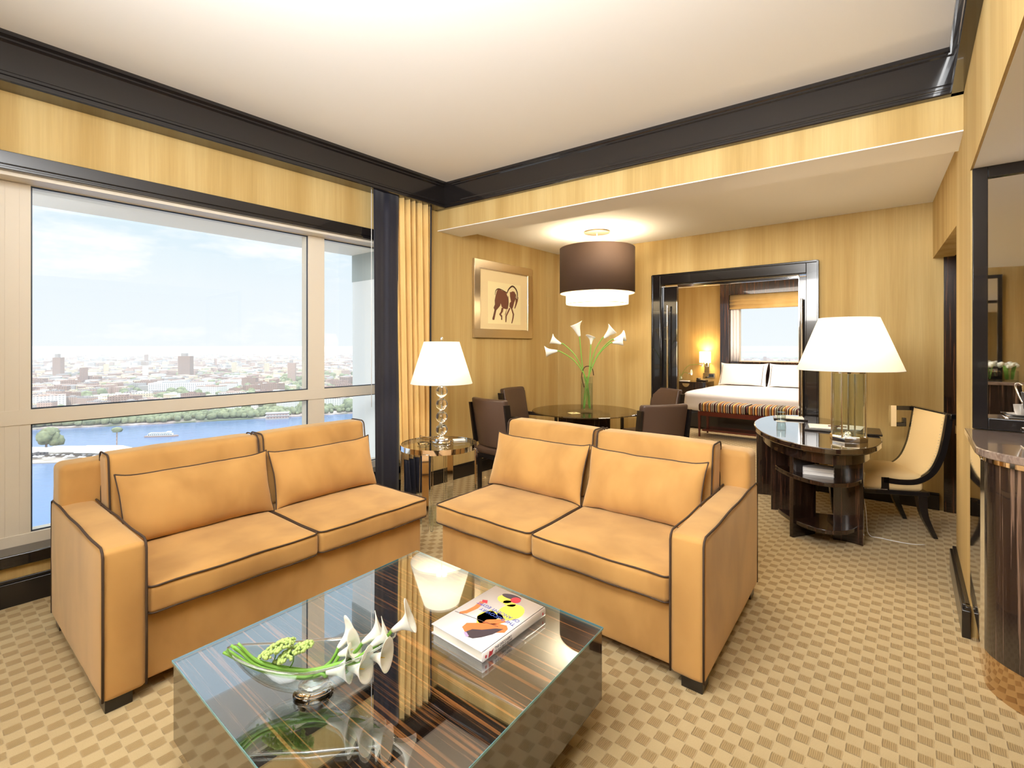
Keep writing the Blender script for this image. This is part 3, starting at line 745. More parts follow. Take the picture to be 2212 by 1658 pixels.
sofa('sofa', 'mustard velvet one-armed sofa with dark piping in front of the big window', S1, 1.04,
     [(.01,.74,.545,.462,.315,.10,'mustard lumbar pillow on the window sofa, at the end by the side table',1),(.75,1.50,.545,.462,.325,.10,'mustard lumbar pillow on the window sofa, against the arm',2)])
sofa('sofa', 'mustard velvet one-armed sofa with its back to the dining table', S2, 1.10,
     [(-.02,.765,.56,.462,.335,.12,'pale mustard lumbar pillow at the open end of the sofa backing the dining table',3),(.775,1.51,.56,.462,.335,.12,'pale mustard lumbar pillow against the arm of the sofa backing the dining table',4)])

# ================================================================ COFFEE TABLE and what stands on it
TF = Fr((-.498, 2.5885), (.84, -.704), (-.655, -.901))
TW, TD = 1.096, 1.114
ct = thing('coffee_table', 'low square macassar wood coffee table under a glass top', 'table', TF)
tb = obj('body', G().box(.0, TW, 0, TD, .107, .370), [MT['ebony_side'], MT['ebony_x']], ct, False, TF)
for q in tb.data.polygons: q.material_index = 1 if q.normal.z > .5 else 0
obj('plinth', G().box(.14, TW-.14, .14, TD-.14, 0, .107), MT['black_wood'], ct, False, TF)
mat('top_glass', (1,1,1), .0, trans=1, ior=1.5)
tg = bpy.data.materials.new('tabletop_glass'); tg.use_nodes = True; _n = tg.node_tree; _n.nodes.clear()
_o = _n.nodes.new('ShaderNodeOutputMaterial'); _t = _n.nodes.new('ShaderNodeBsdfTransparent'); _t.inputs[0].default_value = (.96,.98,.97,1)
_g = _n.nodes.new('ShaderNodeBsdfGlossy'); _g.inputs['Roughness'].default_value = .0; _g.inputs[0].default_value = (.95,.97,1,1)
_f = _n.nodes.new('ShaderNodeLayerWeight'); _f.inputs[0].default_value = .5; _x = _n.nodes.new('ShaderNodeMixShader')
_n.links.new(mth(_n, 'ADD', .28, mth(_n, 'MULTIPLY', .72, mth(_n, 'POWER', _f.outputs['Facing'], 4))), _x.inputs[0]); _n.links.new(_t.outputs[0], _x.inputs[1]); _n.links.new(_g.outputs[0], _x.inputs[2]); _n.links.new(_x.outputs[0], _o.inputs[0])
tp = obj('glass_top', G().box(-.003, TW+.003, -.003, TD+.003, .372, .380), tg, ct, False, TF)
eg = mat('glass_edge', (.10,.30,.34), .08, coat=1)
g = G()
for a in ((-.0045,-.0028,-.0045,TD+.0045),(TW+.0028,TW+.0045,-.0045,TD+.0045)): g.box(a[0],a[1],a[2],a[3],.3722,.3798)
for a in ((-.0028,TW+.0028,-.0045,-.0028),(-.0028,TW+.0028,TD+.0028,TD+.0045)): g.box(a[0],a[1],a[2],a[3],.3722,.3798)
obj('glass_edge', g, eg, tp, False, TF)

# book
def place(fr, x, y):
    q = fr.loc((x, y, 0)); return (fr.o.x+cos(fr.th)*q[0]-sin(fr.th)*q[1], fr.o.y+sin(fr.th)*q[0]+cos(fr.th)*q[1])
BKO = Vector((-.097, 1.671)); BF = Fr(BKO, (.229, .293), (-.204, .178), z=.3805)   # x along the spine, y towards the fore-edge
bk_ = thing('book', 'large white hardback art book with an orange and yellow cover', 'book', BF)
BLn, BWd, BT = .372, .27, .034
cw = mat('cover_white', (.90,.86,.84), .25, coat=.4)
g = G().box(0, BLn, .0, BWd, 0, .003).box(0, BLn, 0, BWd, BT-.003, BT)
g.tube([(x, .002, BT/2) for x in (0, BLn)], .0); 
g = G().box(0, BLn, .004, BWd, 0, .003).box(0, BLn, .004, BWd, BT-.003, BT)
sp_ = [(.004,0),(.0012,.002),(-.001,.008),(-.0016,BT/2),(-.001,BT-.008),(.0012,BT-.002),(.004,BT),(.007,BT),(.007,0)]
g.add([(0,y,z) for y,z in sp_]+[(BLn,y,z) for y,z in sp_], [(i,(i+1)%9,9+(i+1)%9,9+i) for i in range(9)]+[tuple(range(9))[::-1], tuple(range(9,18))])
obj('cover', g, cw, bk_, True, BF, recalc=True)
obj('pages', G().box(.005, BLn-.005, .007, BWd-.006, .003, BT-.003), mat('page_edges', (.80,.76,.66), .8), bk_, False, BF)
def art(name, shapes, parent, fr, z, tm):
    """flat printed shapes on a cover or sheet, one mesh per colour"""
    for i, (nm, col, polys) in enumerate(shapes):
        g = G()
        for p in polys: g.prism(p, z+i*.00012, z+i*.00012+.0001)
        obj(nm, g, col, parent, False, fr)
inkY = mat('ink_yellow', (.93,.72,.10), .4); inkO = mat('ink_orange', (.80,.20,.06), .4); inkR = mat('ink_red', (.55,.04,.06), .4); inkD = mat('ink_dark', (.06,.045,.06), .4); inkB = mat('ink_blue', (.05,.10,.45), .4); inkL=mat('ink_lilac',(.50,.36,.62),.4)
def ell(cx, cy, a, b, n=18, t=0): return [(cx+a*cos(2*pi*k/n)*cos(t)-b*sin(2*pi*k/n)*sin(t), cy+a*cos(2*pi*k/n)*sin(t)+b*sin(2*pi*k/n)*cos(t)) for k in range(n)]
yel = [ell(.255,.085,.062,.050), ell(.170,.120,.050,.055), [(.10,.13),(.15,.17),(.22,.16),(.20,.10),(.12,.09)], ell(.315,.165,.030,.035), ell(.30,.13,.02,.03)]
org = [[(.045,.135),(.06,.165),(.09,.170),(.115,.140),(.135,.110),(.165,.070),(.175,.040),(.160,.022),(.135,.018),(.10,.060),(.075,.095)],
       [(.19,.055),(.20,.075),(.155,.125),(.13,.125),(.15,.08)], [(.235,.235),(.245,.215),(.19,.205),(.135,.215),(.115,.235),(.125,.245),(.15,.232),(.19,.228)]]
dark_ = [[(.03,.105),(.045,.135),(.075,.125),(.095,.095),(.135,.060),(.15,.035),(.10,.045),(.06,.065),(.035,.085)], ell(.345,.155,.018,.045,t=.2)]
red_ = [ell(.335,.125,.022,.022), [(.24,.20),(.26,.215),(.25,.235),(.235,.225)]]
lil = [[(.026,.110),(.040,.137),(.048,.130),(.036,.104)]]
line = [[(.115,.262),(.118,.262),(.150,.060),(.147,.060)]]
art('cover_art', [('yellow_print', inkY, yel), ('orange_print', inkO, org), ('dark_print', inkD, dark_+line), ('red_print', inkR, red_), ('lilac_print', inkL, lil)], bk_, BF, BT+.0001, None)
# the title is printed for a reader on the far side of the table; x of the text runs from the spine to the fore-edge
def bmat(o, xd, yd):
    x = Vector(xd).normalized(); y = Vector(yd).normalized(); z = x.cross(y); m = Matrix((x, y, z)).transposed().to_4x4(); m.translation = Vector(o); return m
def bl(p): return Vector(BF.loc(p))
dX = (bl((0,1,0))).normalized(); dY = Vector((-1,0,0)); dY = (dY - dX*dY.dot(dX)).normalized()
for body, x in (('THE DISCOVERY', .196), ('OF ANCIENT EGYPT', .224)):
    text('title_text', body, .0245, bmat(bl((x, .018, BT+.0009)), dX, dY), inkB, bk_, sx=.98)
sX = Vector((1,0,0)); sY = Vector((0,0,1))
text('spine_text', 'THE DISCOVERY', .0135, bmat(bl((.058, -.0022, BT*.66)), sX, sY), inkD, bk_, sx=.95)
text('spine_text', 'OF ANCIENT EGYPT', .0115, bmat(bl((.058, -.0022, BT*.30)), sX, sY), inkD, bk_, sx=.95)
g = G(); M_ = Matrix.Rotation(pi/2, 4, 'X')
g.prism(ell(.012, BT/2, .005, .0055), .0019, .0022, M_).prism([(.024,.006),(.045,.010),(.052,.026),(.040,.022),(.030,.027)], .0019, .0022, M_).prism(ell(.352, BT/2, .004, .006), .0019, .0022, M_)
obj('spine_emblem', g, inkR, bk_, False, BF)

# boat-shaped glass bowl with its flowers
BO = Vector((-.612, 1.528)); GF = Fr(BO, (.493, .055), z=.3805)
bw = thing('glass_bowl', 'boat-shaped clear glass bowl on a thick foot holding white lilies', 'bowl', GF)
def boat(n=40, m=12, off=0.0):
    vs = []; fs = []
    for j in range(m+1):
        t = j/m; k = t**.62
        for i in range(n):
            a = 2*pi*i/n; ca, sa = cos(a), sin(a)
            ex = abs(ca)**1.0*(1 if ca > 0 else -1)
            rx = (.045+.205*k)-off; ry = (.040+.046*k)-off
            x = rx*ex; y = ry*sa*(1-.25*k*abs(ca))
            z = .030+.085*t**1.6 + .040*t*t*abs(ca)**2.2 + .012*t*t*(ca if ca > 0 else 0)
            vs.append((x, y, z+off*(1-t)))
    for j in range(m):
        for i in range(n): fs.append((j*n+i, j*n+(i+1)%n, (j+1)*n+(i+1)%n, (j+1)*n+i))
    return vs, fs
n_ = 40
vo, fo = boat(); vi, fi = boat(off=.0045); nb = len(vo)
g = G(); g.v = vo+vi; g.f = fo+[tuple(nb+i for i in f)[::-1] for f in fi]
tl = 12*n_
g.f += [(tl+i, tl+(i+1)%n_, nb+tl+(i+1)%n_, nb+tl+i) for i in range(n_)]
g.f += [tuple(nb+i for i in range(n_))]
# solid foot below
foot = [(.058,.0),(.060,.004),(.048,.010),(.038,.018),(.040,.026),(.045,.030)]
gf = G().lathe([(0,0)]+foot+[(0,.0305)], n=n_, sy=.9)
obj('foot', gf, MT['clear_glass'], bw, True, GF)
obj('bowl', g, MT['thin_glass'], bw, True, GF)
obj('rim', G().tube([Vector(v) for v in vo[12*n_:13*n_]], .0032, 8, closed=True), MT['clear_glass'], bw, True, GF)

def calla(name, base, path, dirv, size, label, group, stem_r=.0045, open_=1.0, seed=0, up=(0,0,1)):
    """an arum lily: stem along path (room coordinates relative to base), flower at its end pointing along dirv"""
    r = thing(name, label, 'flower', loc=base, group=group)
    P = catmull(path, 6); m = len(P)
    obj('stem', G().tube(P, [stem_r*(1+.35*i/m) for i in range(m)], 8), MT['stem'], r, True)
    d = Vector(dirv).normalized(); u = Vector(up); u = (u-d*u.dot(d)); u = u.normalized() if u.length > .05 else d.orthogonal().normalized(); s = d.cross(u)
    o = P[-1]-d*size*.05; n, q = 20, 12; vs = []; fs = []
    for j in range(q+1):
        t = j/q
        rad = size*(.060+.20*t**.8+.30*open_*max(0, t-.45)**1.5*2.2)
        for i in range(n+1):
            a = 2*pi*i/n
            tip = (1+cos(a))/2        # a=0 is the pointed side
            L = size*(t*(.84+.26*tip**3*open_))
            rr = rad*(1+.35*open_*t**3*tip)
            side = rr*(1+.05*sin(3*a+seed)*t)
            curl = -size*.16*open_*max(0, t-.7)/.3*(tip**2)
            overlap = .02*size*(1-t) if i == n else 0
            vs.append(o+d*(L+curl*.4)+u*(cos(a)*side+size*.14*open_*(max(0, t-.7)/.3)**2*tip**2)+s*(sin(a)*side*(1-.25*t))+u*0+d*0)
    for j in range(q):
        for i in range(n): fs.append((j*(n+1)+i, j*(n+1)+i+1, (j+1)*(n+1)+i+1, (j+1)*(n+1)+i))
    g = G(); g.v = [tuple(v) for v in vs]; g.f = fs
    fl = obj('petal', g, MT['petal_lily'], r, True, solid=.0012)
    obj('spadix', G().tube([o+d*size*.25, o+d*size*.45, o+d*size*.75], [size*.03, size*.035, size*.012], 8), MT['spadix'], fl, True)
    return r
mat('spadix', (.85,.62,.10), .6)
mat('petal_lily', (.92,.92,.84), .45, sss=.15)
# lilies lie in the bowl: stem ends at the left tip, blooms at the right
bz0 = .3805
LB = [((.150,.012,.118),(.8,.05,.75),.082,'leftmost bloom'),( (.118,-.020,.085),(.9,-.1,.35),.095,'low'),((.135,.030,.130),(.5,.3,.9),.080,'upright'),((.175,-.028,.098),(.95,-.2,.3),.090,'front'),
      ((.205,.015,.150),(.8,.25,.8),.085,'back pair'),((.230,-.005,.150),(.75,-.1,.85),.078,'mid right'),((.225,-.020,.125),(1,-.25,.25),.085,'drooping'),((.285,.01,.185),(.8,0,.8),.090,'long')]
labs = ['white lily in the bowl, its bloom nearest the green flower heads','white lily lying lowest in the bowl behind the glass','small upright white lily at the middle of the bowl','white lily bending over the front rim of the bowl',
        'white lily with a rounded hood above the back rim of the bowl','white lily just right of the hooded bloom in the bowl','white lily drooping over the right part of the front rim','longest white lily reaching out past the right tip of the bowl']
random.seed(4)
for i, (e, d, sz, _) in enumerate(LB):
    e = (e[0]-.075+.004*i, e[1], e[2]-.012); d = (d[0]+.25, d[1]+((i%3)-1)*.35, d[2]*.7)
    j1 = (random.random()-.5)*.025; j2 = (random.random()-.5)*.012
    pts = [(-.262+.010*i*.6, j1*.5, .150+j2+.002*i), (-.15, j1, .088+j2+.002*i), (-.02, j1*1.2, .052+.0035*i), (e[0]*.55, e[1]*.7, .058+.0045*i+e[2]*.05), (e[0]*.86, e[1]*.9, e[2]*.82), e]
    loc0 = (BO.x, BO.y, bz0); c, s = cos(GF.th), sin(GF.th)
    rp = [(c*x-s*y, s*x+c*y, z) for x, y, z in pts]; dd = (c*d[0]-s*d[1], s*d[0]+c*d[1], d[2])
    calla('calla_lily', loc0, rp, dd, sz*.88, labs[i], 'white lilies lying in the glass bowl', .0042, seed=i)
def umbel(base, top, r, label, seed):
    random.seed(seed); o = thing('green_umbel', label, 'flower', loc=(BO.x, BO.y, bz0), group='green flower heads in the glass bowl')
    g = G().tube(catmull([base, ((base[0]+top[0])/2+.006, (base[1]+top[1])/2, (base[2]+top[2])/2), top], 5), .0018, 6)
    fg = G()
    for k in range(170):
        a = random.uniform(0, 2*pi); q = r*sqrt(random.random()); p = (top[0]+q*cos(a)*1.25, top[1]+q*sin(a)*.7, top[2]+.022-(q/r)**2*.018+random.uniform(-.003,.003)+q*cos(a)*.6)
        fg.sphere(p, random.uniform(.004,.0065), 6)
        if k % 4 == 0: g.tube([top, p], .0007, 4)
    obj('stalks', g, MT['stem'], o, True); obj('florets', fg, MT['umbel'], o, True)
umbel((-.14,0,.075), (-.115,.0,.128), .048, 'green flower head in the bowl, the one nearer the cut stem ends', 1)
umbel((-.08,.0,.068), (-.058,-.006,.122), .048, 'green flower head in the bowl, the one nearer the white blooms', 2)

# ================================================================ SIDE TABLE and lamp
stx, sty = -.619, 4.19
st = thing('side_table', 'round glass and chrome side table between the two sofas', 'table', loc=(stx, sty, 0))
obj('glass_top', G().lathe([(0,.617),(.312,.617),(.312,.629),(0,.629)], n=48), MT['thin_glass'], st, 40)
obj('rim', G().lathe([(.312,.590),(.320,.590),(.320,.6325),(.312,.6325),(.312,.590)], n=64), MT['chrome'], st, 40)
obj('shelf', G().lathe([(0,.02),(.24,.02),(.24,.03),(0,.03)], n=48), MT['thin_glass'], st, 40)
for a in (-100, 170, 80, -10):
    ca, sa = cos(radians(a)), sin(radians(a)); M = Matrix.Rotation(radians(a), 4, 'Z')
    lg = obj('leg', G().box(.322, .330, -.028, .028, 0, .60, M), MT['chrome'], st, bevel=.001)
    obj('acrylic_bar', G().box(.300, .318, .036, .054, .0, .59, M), MT['clear_glass'], lg, bevel=.001)
lx, ly = -.600, 4.225
def lamp_shade(root, r0, r1, z0, z1, m, n=64):
    sh = obj('lamp_shade', G().lathe([(r0,z0),(r1,z1)], n=n), m, root, True, solid=.002)
    obj('shade_rim', G().tube([(r0*cos(2*pi*k/48), r0*sin(2*pi*k/48), z0) for k in range(48)], .0022, 6, closed=True).tube([(r1*cos(2*pi*k/48), r1*sin(2*pi*k/48), z1) for k in range(48)], .0022, 6, closed=True), MT['linen'], sh, True)
tl_ = thing('table_lamp', 'table lamp of stacked crystal balls with white cone shade on side table', 'lamp', loc=(lx, ly, .632))
obj('base', G().lathe([(0,0),(.082,0),(.085,.006),(.082,.014),(.060,.018),(.064,.026),(.058,.034),(.030,.040),(.016,.052),(0,.052)], n=40), MT['chrome'], tl_, 40)
for k in range(4): obj('crystal_ball', G().sphere((0,0,.107+k*.108), .050, 28), MT['clear_glass'], tl_, True)
g = G()
for k in range(5): g.lathe([(0,-.006),(.018,-.006),(.020,0),(.018,.006),(0,.006)], (0,0,.052+k*.108), 20)
g.tube([(0,0,.05),(0,0,.52)], .004, 8).tube([(0,0,.48),(0,0,.872)], .005, 8).lathe([(0,0),(.012,.004),(.012,.018),(.006,.026),(0,.027)], (0,0,.87), 16)
for a in (0, 2*pi/3, 4*pi/3): g.tube([(0,0,.848),(.148*cos(a),.148*sin(a),.848)], .002, 6)
obj('stem', g, MT['chrome'], tl_, 40)
lamp_shade(tl_, .261, .150, .500, .853, MT['lamp_cloth'])
ld = point('table_lamp_light', (lx, ly, .632+.64), 9, .05); 
cord = tag(obj('lamp_cord', G().tube(catmull([(lx-.02,ly+.08,.640),(lx-.10,ly+.15,.637),(lx-.20,ly+.21,.640),(lx-.235,ly+.26,.62),(lx-.24,ly+.30,.4),(lx-.25,ly+.32,.05),(lx-.26,ly+.34,.006)], 6), .003, 6), mat('cord_brown', (.25,.17,.09), .6), smooth=True), 'thin lamp cord behind the crystal ball lamp', 'cord')
hs = thing('ashtray', 'small clear glass dish lying on the round side table', 'dish', loc=(-.735, 4.13, .632))
obj('dish', G().lathe([(0,0),(.045,0),(.055,.014),(.050,.014),(.040,.005),(0,.004)], n=28), MT['clear_glass'], hs, 50)
rc = thing('remote_pad', 'small white notepad lying on the round side table', 'notepad', loc=(-.46, 4.30, .632), rot=.3)
obj('sheets', G().box(-.05, .05, -.035, .035, 0, .008), MT['paper'], rc)

# ================================================================ CURTAIN
def cloth(s0, s1, y0, amp, z0, z1, folds, phase=0, n=160, rows=14, drift=0.0, fn=None):
    g = G(); vs = []; fs = []
    for j in range(rows+1):
        t = j/rows; z = z1+(z0-z1)*t
        for i in range(n+1):
            u = i/n; s = s0+(s1-s0)*u+drift*t*(u-.5) + (fn(t) if fn else 0)*(1-u)
            w = sin(2*pi*folds*u+phase+.5*sin(3*u+2*t))+.35*sin(2*pi*folds*2.3*u+1.3+t)
            vs.append((s, -(y0+amp*w*(.75+.35*t)), z))
    for j in range(rows):
        for i in range(n): a = j*(n+1)+i; fs.append((a, a+n+1, a+n+2, a+1))
    return g.add(vs, fs)
cu = thing('curtain', 'gold curtain with navy lining edge and hem beside the window', 'curtain', FA)
gg = cloth(2.585, 3.03, .085, .036, .36, 2.868, 6, n=200, fn=lambda t: .0+.05*t); obj('gold_panel', gg, MT['gold_cloth'], cu, True, FA, solid=.003)
gg = cloth(2.60, 3.05, .088, .037, .012, .372, 6, n=200, rows=6, fn=lambda t: .05+.02*t); obj('navy_hem', gg, MT['navy'], cu, True, FA, solid=.003)
gg = cloth(2.335, 2.625, .110, .010, .012, 2.868, 1.5, phase=.6, n=80, fn=lambda t: -.0+.02*t); obj('navy_lining', gg, MT['navy'], cu, True, FA, solid=.003)
gg = cloth(3.03, 3.06, .075, .006, .36, 2.868, 1, n=10); obj('navy_edge', gg, MT['navy'], cu, True, FA, solid=.003)
cv = thing('pull_cord', None, 'cord'); cv['label'] = 'thin white pull cord hanging at the edge of the navy curtain'
p = inworld(G().tube([(2.327,-.10,.9),(2.327,-.10,2.86)], .003, 6), FA); obj('cord', p, MT['white_gloss'], cv, True)

# ================================================================ PICTURE
PF = Fr(W0+A2*((-.451-W0.x)*A2.x+(5.613-W0.y)*A2.y), A2)
pw, pz0, pz1 = 1.085, 1.545, 2.445
pc = thing('framed_picture', 'framed brown ink sketch of a horse with bowed neck on the wall', 'picture', PF)
g = G(); fwid = .095
for a in ((0,pw,pz0,pz0+fwid),(0,pw,pz1-fwid,pz1),(0,fwid,pz0+fwid,pz1-fwid),(pw-fwid,pw,pz0+fwid,pz1-fwid)): g.box(a[0],a[1],-.035,-.002,a[2],a[3])
obj('frame', g, MT['brushed'], pc, bevel=.003, fr=PF)
g = G()
for a in ((fwid,pw-fwid,pz0+fwid,pz0+fwid+.01),(fwid,pw-fwid,pz1-fwid-.01,pz1-fwid),(fwid,fwid+.01,pz0+fwid,pz1-fwid),(pw-fwid-.01,pw-fwid,pz0+fwid,pz1-fwid)): g.box(a[0],a[1],-.028,-.02,a[2],a[3])
obj('inner_frame', g, MT['brushed'], pc, fr=PF)
mb = obj('mat_board', G().box(fwid, pw-fwid, -.020, -.004, pz0+fwid, pz1-fwid), MT['mat_board'], pc, fr=PF)
def picxy(u, v): # crop coordinates 0..1 on the inner sheet
    return (.24+u*.61, pz1-.235-v*.495)
obj('sheet', G().box(.24, .85, -.0215, -.020, pz1-.73, pz1-.235), MT['sketch_paper'], mb, fr=PF)
MX = Matrix.Rotation(pi/2, 4, 'X')
def inkshape(polys, d):
    g = G()
    for p in polys: g.prism([picxy(*q) for q in p], d, d+.0004, MX)
    return g
# sheet-relative outlines of the animal
body = [(.22,.33),(.25,.24),(.28,.16),(.34,.155),(.39,.18),(.47,.20),(.547,.22),(.565,.28),(.594,.33),(.60,.45),(.58,.62),(.52,.63),(.453,.616),(.40,.58),(.375,.50),(.355,.56),(.30,.62),(.24,.68),(.20,.70),(.164,.62),(.20,.54),(.195,.44)]
chest = [(.656,.20),(.70,.19),(.75,.165),(.81,.18),(.84,.25),(.84,.35),(.797,.44),(.77,.52),(.745,.59),(.69,.61),(.64,.56),(.65,.47),(.69,.43),(.66,.30)]
hl1 = [(.19,.66),(.245,.67),(.215,.78),(.185,.91),(.135,.915),(.125,.88),(.155,.80)]
hl2 = [(.40,.60),(.46,.61),(.44,.70),(.385,.765),(.42,.80),(.42,.90),(.385,.90),(.385,.83),(.325,.77),(.375,.70)]
fl1 = [(.64,.58),(.67,.61),(.56,.80),(.545,.95),(.515,.95),(.515,.80)]
fl2 = [(.68,.57),(.72,.57),(.79,.74),(.775,.84),(.73,.97),(.70,.97),(.735,.83),(.745,.75)]
headp = [(.84,.33),(.88,.35),(.93,.29),(.91,.40),(.87,.50),(.82,.60),(.797,.59),(.835,.46)]
obj('horse_sketch', inkshape([body, chest, hl1, hl2, fl1, fl2, headp], .0216), MT['horse_brown'], mb, fr=PF)
def stroke(pts, w):
    P = [Vector((*q, 0)) for q in catmull([(*p, 0) for p in pts], 6) and [(a.x, a.y) for a in catmull([(*p, 0) for p in pts], 6)]]; L = []; R_ = []
    for i, p in enumerate(P):
        t = (P[min(i+1,len(P)-1)]-P[max(i-1,0)]).normalized(); q = Vector((-t.y, t.x, 0)); ww = w*(.5+.5*sin(pi*(i+.5)/len(P)))
        L.append((p.x+q.x*ww, p.y+q.y*ww)); R_.append((p.x-q.x*ww, p.y-q.y*ww))
    return L+R_[::-1]
ln = [stroke([(.205,.31),(.23,.20),(.30,.155),(.39,.165),(.50,.20),(.56,.22)], .012), stroke([(.56,.24),(.62,.13),(.73,.045),(.83,.09),(.89,.19),(.90,.33)], .020), stroke([(.60,.30),(.605,.48),(.58,.63)], .009), stroke([(.84,.22),(.86,.32),(.86,.38)], .009), stroke([(.19,.70),(.16,.80),(.15,.90)], .007), stroke([(.56,.62),(.52,.74),(.51,.78)], .008)]
obj('ink_lines', inkshape(ln, .0221), MT['horse_line'], mb, fr=PF)

# ================================================================ PENDANT
pe = thing('pendant_lamp', 'double drum pendant lamp, brown outer and cream inner shade, over dining table', 'lamp', loc=(.952, 5.55, 0))
obj('canopy', G().lathe([(0,2.712),(.145,2.714),(.150,2.729),(0,2.7295)], n=40), MT['brushed'], pe, 40)
obj('rod', G().tube([(0,0,2.30),(0,0,2.72)], .007, 8), MT['white_gloss'], pe, True)
obj('outer_shade', G().lathe([(.413,2.036),(.413,2.539)], n=72), MT['shade_brown'], pe, True, solid=.004)
obj('shade_lining', G().lathe([(.4085,2.038),(.4085,2.537)], n=72), MT['linen'], pe, True)
obj('inner_shade', G().lathe([(.345,1.917),(.345,2.30)], n=64), MT['pendant_cloth'], pe, True)
obj('diffuser', G().lathe([(0,1.921),(.343,1.921)], n=64), MT['pendant_cloth'], pe, True)
g = G()
for r_, z in ((.413,2.036),(.345,1.917),(.413,2.539)): g.tube([(r_*cos(2*pi*k/60), r_*sin(2*pi*k/60), z) for k in range(60)], .003, 6, closed=True)
obj('shade_rings', g, MT['brushed'], pe, True)
point('pendant_light', (.952, 5.55, 2.42), 26, .10, (1,.82,.55)); point('pendant_low_light', (.952, 5.55, 2.12), 7, .10, (1,.84,.6))

# ================================================================ DINING TABLE, chairs, vase
tx, ty = .800, 5.46
dt = thing('dining_table', 'round smoked glass dining table with dark slab base', 'table', loc=(tx, ty, 0))
obj('tabletop', G().lathe([(0,.728),(.575,.728),(.58,.734),(.575,.740),(0,.740)], n=72), MT['table_glass'], dt, 40)
g = G()
for a in (.3, pi/2+.3): g.box(-.30, .30, -.03, .03, 0, .70, Matrix.Rotation(a, 4, 'Z'))
obj('pedestal', g, MT['ebony_plain'], dt, bevel=.004); obj('base_ring', G().lathe([(0,.70),(.20,.70),(.20,.728),(0,.728)], n=40), MT['chrome'], dt, 40)
def dchair():
    r = thing('dining_chair', None, 'chair')
    M = MT['leather']; W_ = MT['black_wood']
    obj('seat', G().soft(-.24, .24, -.24, .22, .39, .475, .035, bz=.015), M, r, True)
    def cv_(p): return (p[0], p[1]+.05*(abs(p[0])/.24)**2*-1+.10*(p[2]-.45)/.5, p[2])
    obj('backrest', G().soft(-.225, .225, .165, .235, .47, .948, .022, by=.012, m=10, wr=.002, fn=cv_), M, r, True)
    g = G()
    for s in (-1, 1):
        g.add([(s*.228,.17,.50),(s*.250,.17,.50),(s*.250,.235,.50),(s*.228,.235,.50),(s*.228,.235,.90),(s*.250,.235,.90),(s*.250,.300,.90),(s*.228,.300,.90)], [(0,1,2,3),(4,5,6,7),(0,1,5,4),(1,2,6,5),(2,3,7,6),(3,0,4,7)])
        g.box(min(s*.235,s*.262), max(s*.235,s*.262), -.22, .20, .60, .64).box(min(s*.235,s*.262), max(s*.235,s*.262), -.22, -.19, .0, .60)
    obj('arm_frame', g, W_, r, recalc=True)
    obj('seat_rail', G().box(-.235, .235, -.22, .21, .35, .392), W_, r)
    for sx in (-.215, .215):
        obj('leg', G().box(sx-.018, sx+.018, .17, .206, 0, .36), W_, r); obj('leg', G().box(sx-.018, sx+.018, -.215, -.179, 0, .36), W_, r)
    return r
c0 = dchair(); spots = [((.22,5.84),'far left, before the picture','dark brown leather dining chair in the corner, nearer the wall corner'),((-.04,4.93),'','dark brown leather dining chair nearest the curtain, turned sideways'),((1.60,5.76),'','dark brown leather dining chair beside the bedroom doorway, farther back'),((1.24,4.52),'','dark brown leather dining chair with its back turned to the desk')]
for i, ((x, y), _, lab) in enumerate(spots):
    o = c0 if i == 0 else copy_tree(c0); o.location = (x, y, 0); o.rotation_euler = (0, 0, atan2(y-ty, x-tx)-pi/2+(0,.25,.05,-.15)[i])
    o['label'] = lab; o['group'] = 'leather chairs round the dining table'
vx, vy = .815, 5.40
vz = thing('glass_vase', 'tall clear cylinder vase with green stems on the dining table', 'vase', loc=(vx, vy, .7405))
obj('vase', G().lathe([(0,0),(.066,0),(.066,.375),(.062,.375),(.062,.022),(0,.022)], n=40), MT['thin_glass'], vz, 40)
obj('water', G().lathe([(0,.023),(.061,.023),(.061,.30),(0,.30)], n=32), MT['thin_glass'], vz, 40)
# blooms given relative to the vase (x right, z up)
CL = [((-.33,-.03,.655),(-1,.1,-.1),.15,'lowest white lily of the vase, reaching farthest left'),((-.28,.06,.735),(-1,.1,.45),.14,'white lily of the vase just above the lowest left one'),((-.08,0,.82),(-.35,0,1),.17,'tallest white lily of the vase, standing upright'),
      ((.05,.03,.73),(.1,.1,1),.095,'short open white lily at the middle of the vase'),((.19,-.02,.80),(.7,-.1,.75),.16,'large white lily leaning right above the vase'),((.31,.04,.78),(1,.1,.32),.15,'white lily of the vase reaching farthest right'),((.28,-.03,.745),(1,-.1,.15),.13,'white lily below the rightmost bloom of the vase')]
for i, (e, d, sz, lab) in enumerate(CL):
    sg = -1 if e[0] < 0 else 1; q = (i % 3-1)*.02
    pts = [(-sg*.035, q, .03), (-sg*.02, q*.5, .20), (sg*.018, q, .375), (e[0]*.42, e[1]*.5, .375+(e[2]-.375)*.62), (e[0]*.86, e[1], e[2]-.01), e] if abs(e[0]) > .12 else [(-sg*.03, q, .03), (sg*.01, q, .30), (e[0]*.6, 0, .5), e]
    calla('calla_lily', (vx, vy, .7405), pts, d, sz, lab, 'white lilies in the tall vase', .0048, open_=.38 if i != 3 else 1.0, seed=i)
tw = tag(obj('bent_twig', G().tube(catmull([(vx-.03,vy,1.0),(vx-.055,vy,1.12),(vx-.03,vy,1.21),(vx+.02,vy,1.23),(vx+.06,vy,1.20),(vx+.075,vy,1.13)], 6), .005, 8), MT['horse_line'], smooth=True), 'dark twig bent into an arch above the vase', 'twig')
nc = thing('note_card', 'square cream card with a brown key drawing beside the vase', 'card', loc=(.655, 5.24, .7405), rot=.35)
obj('card', G().box(-.05, .05, -.05, .05, 0, .002), mat('card_cream', (.90,.74,.35), .6), nc)
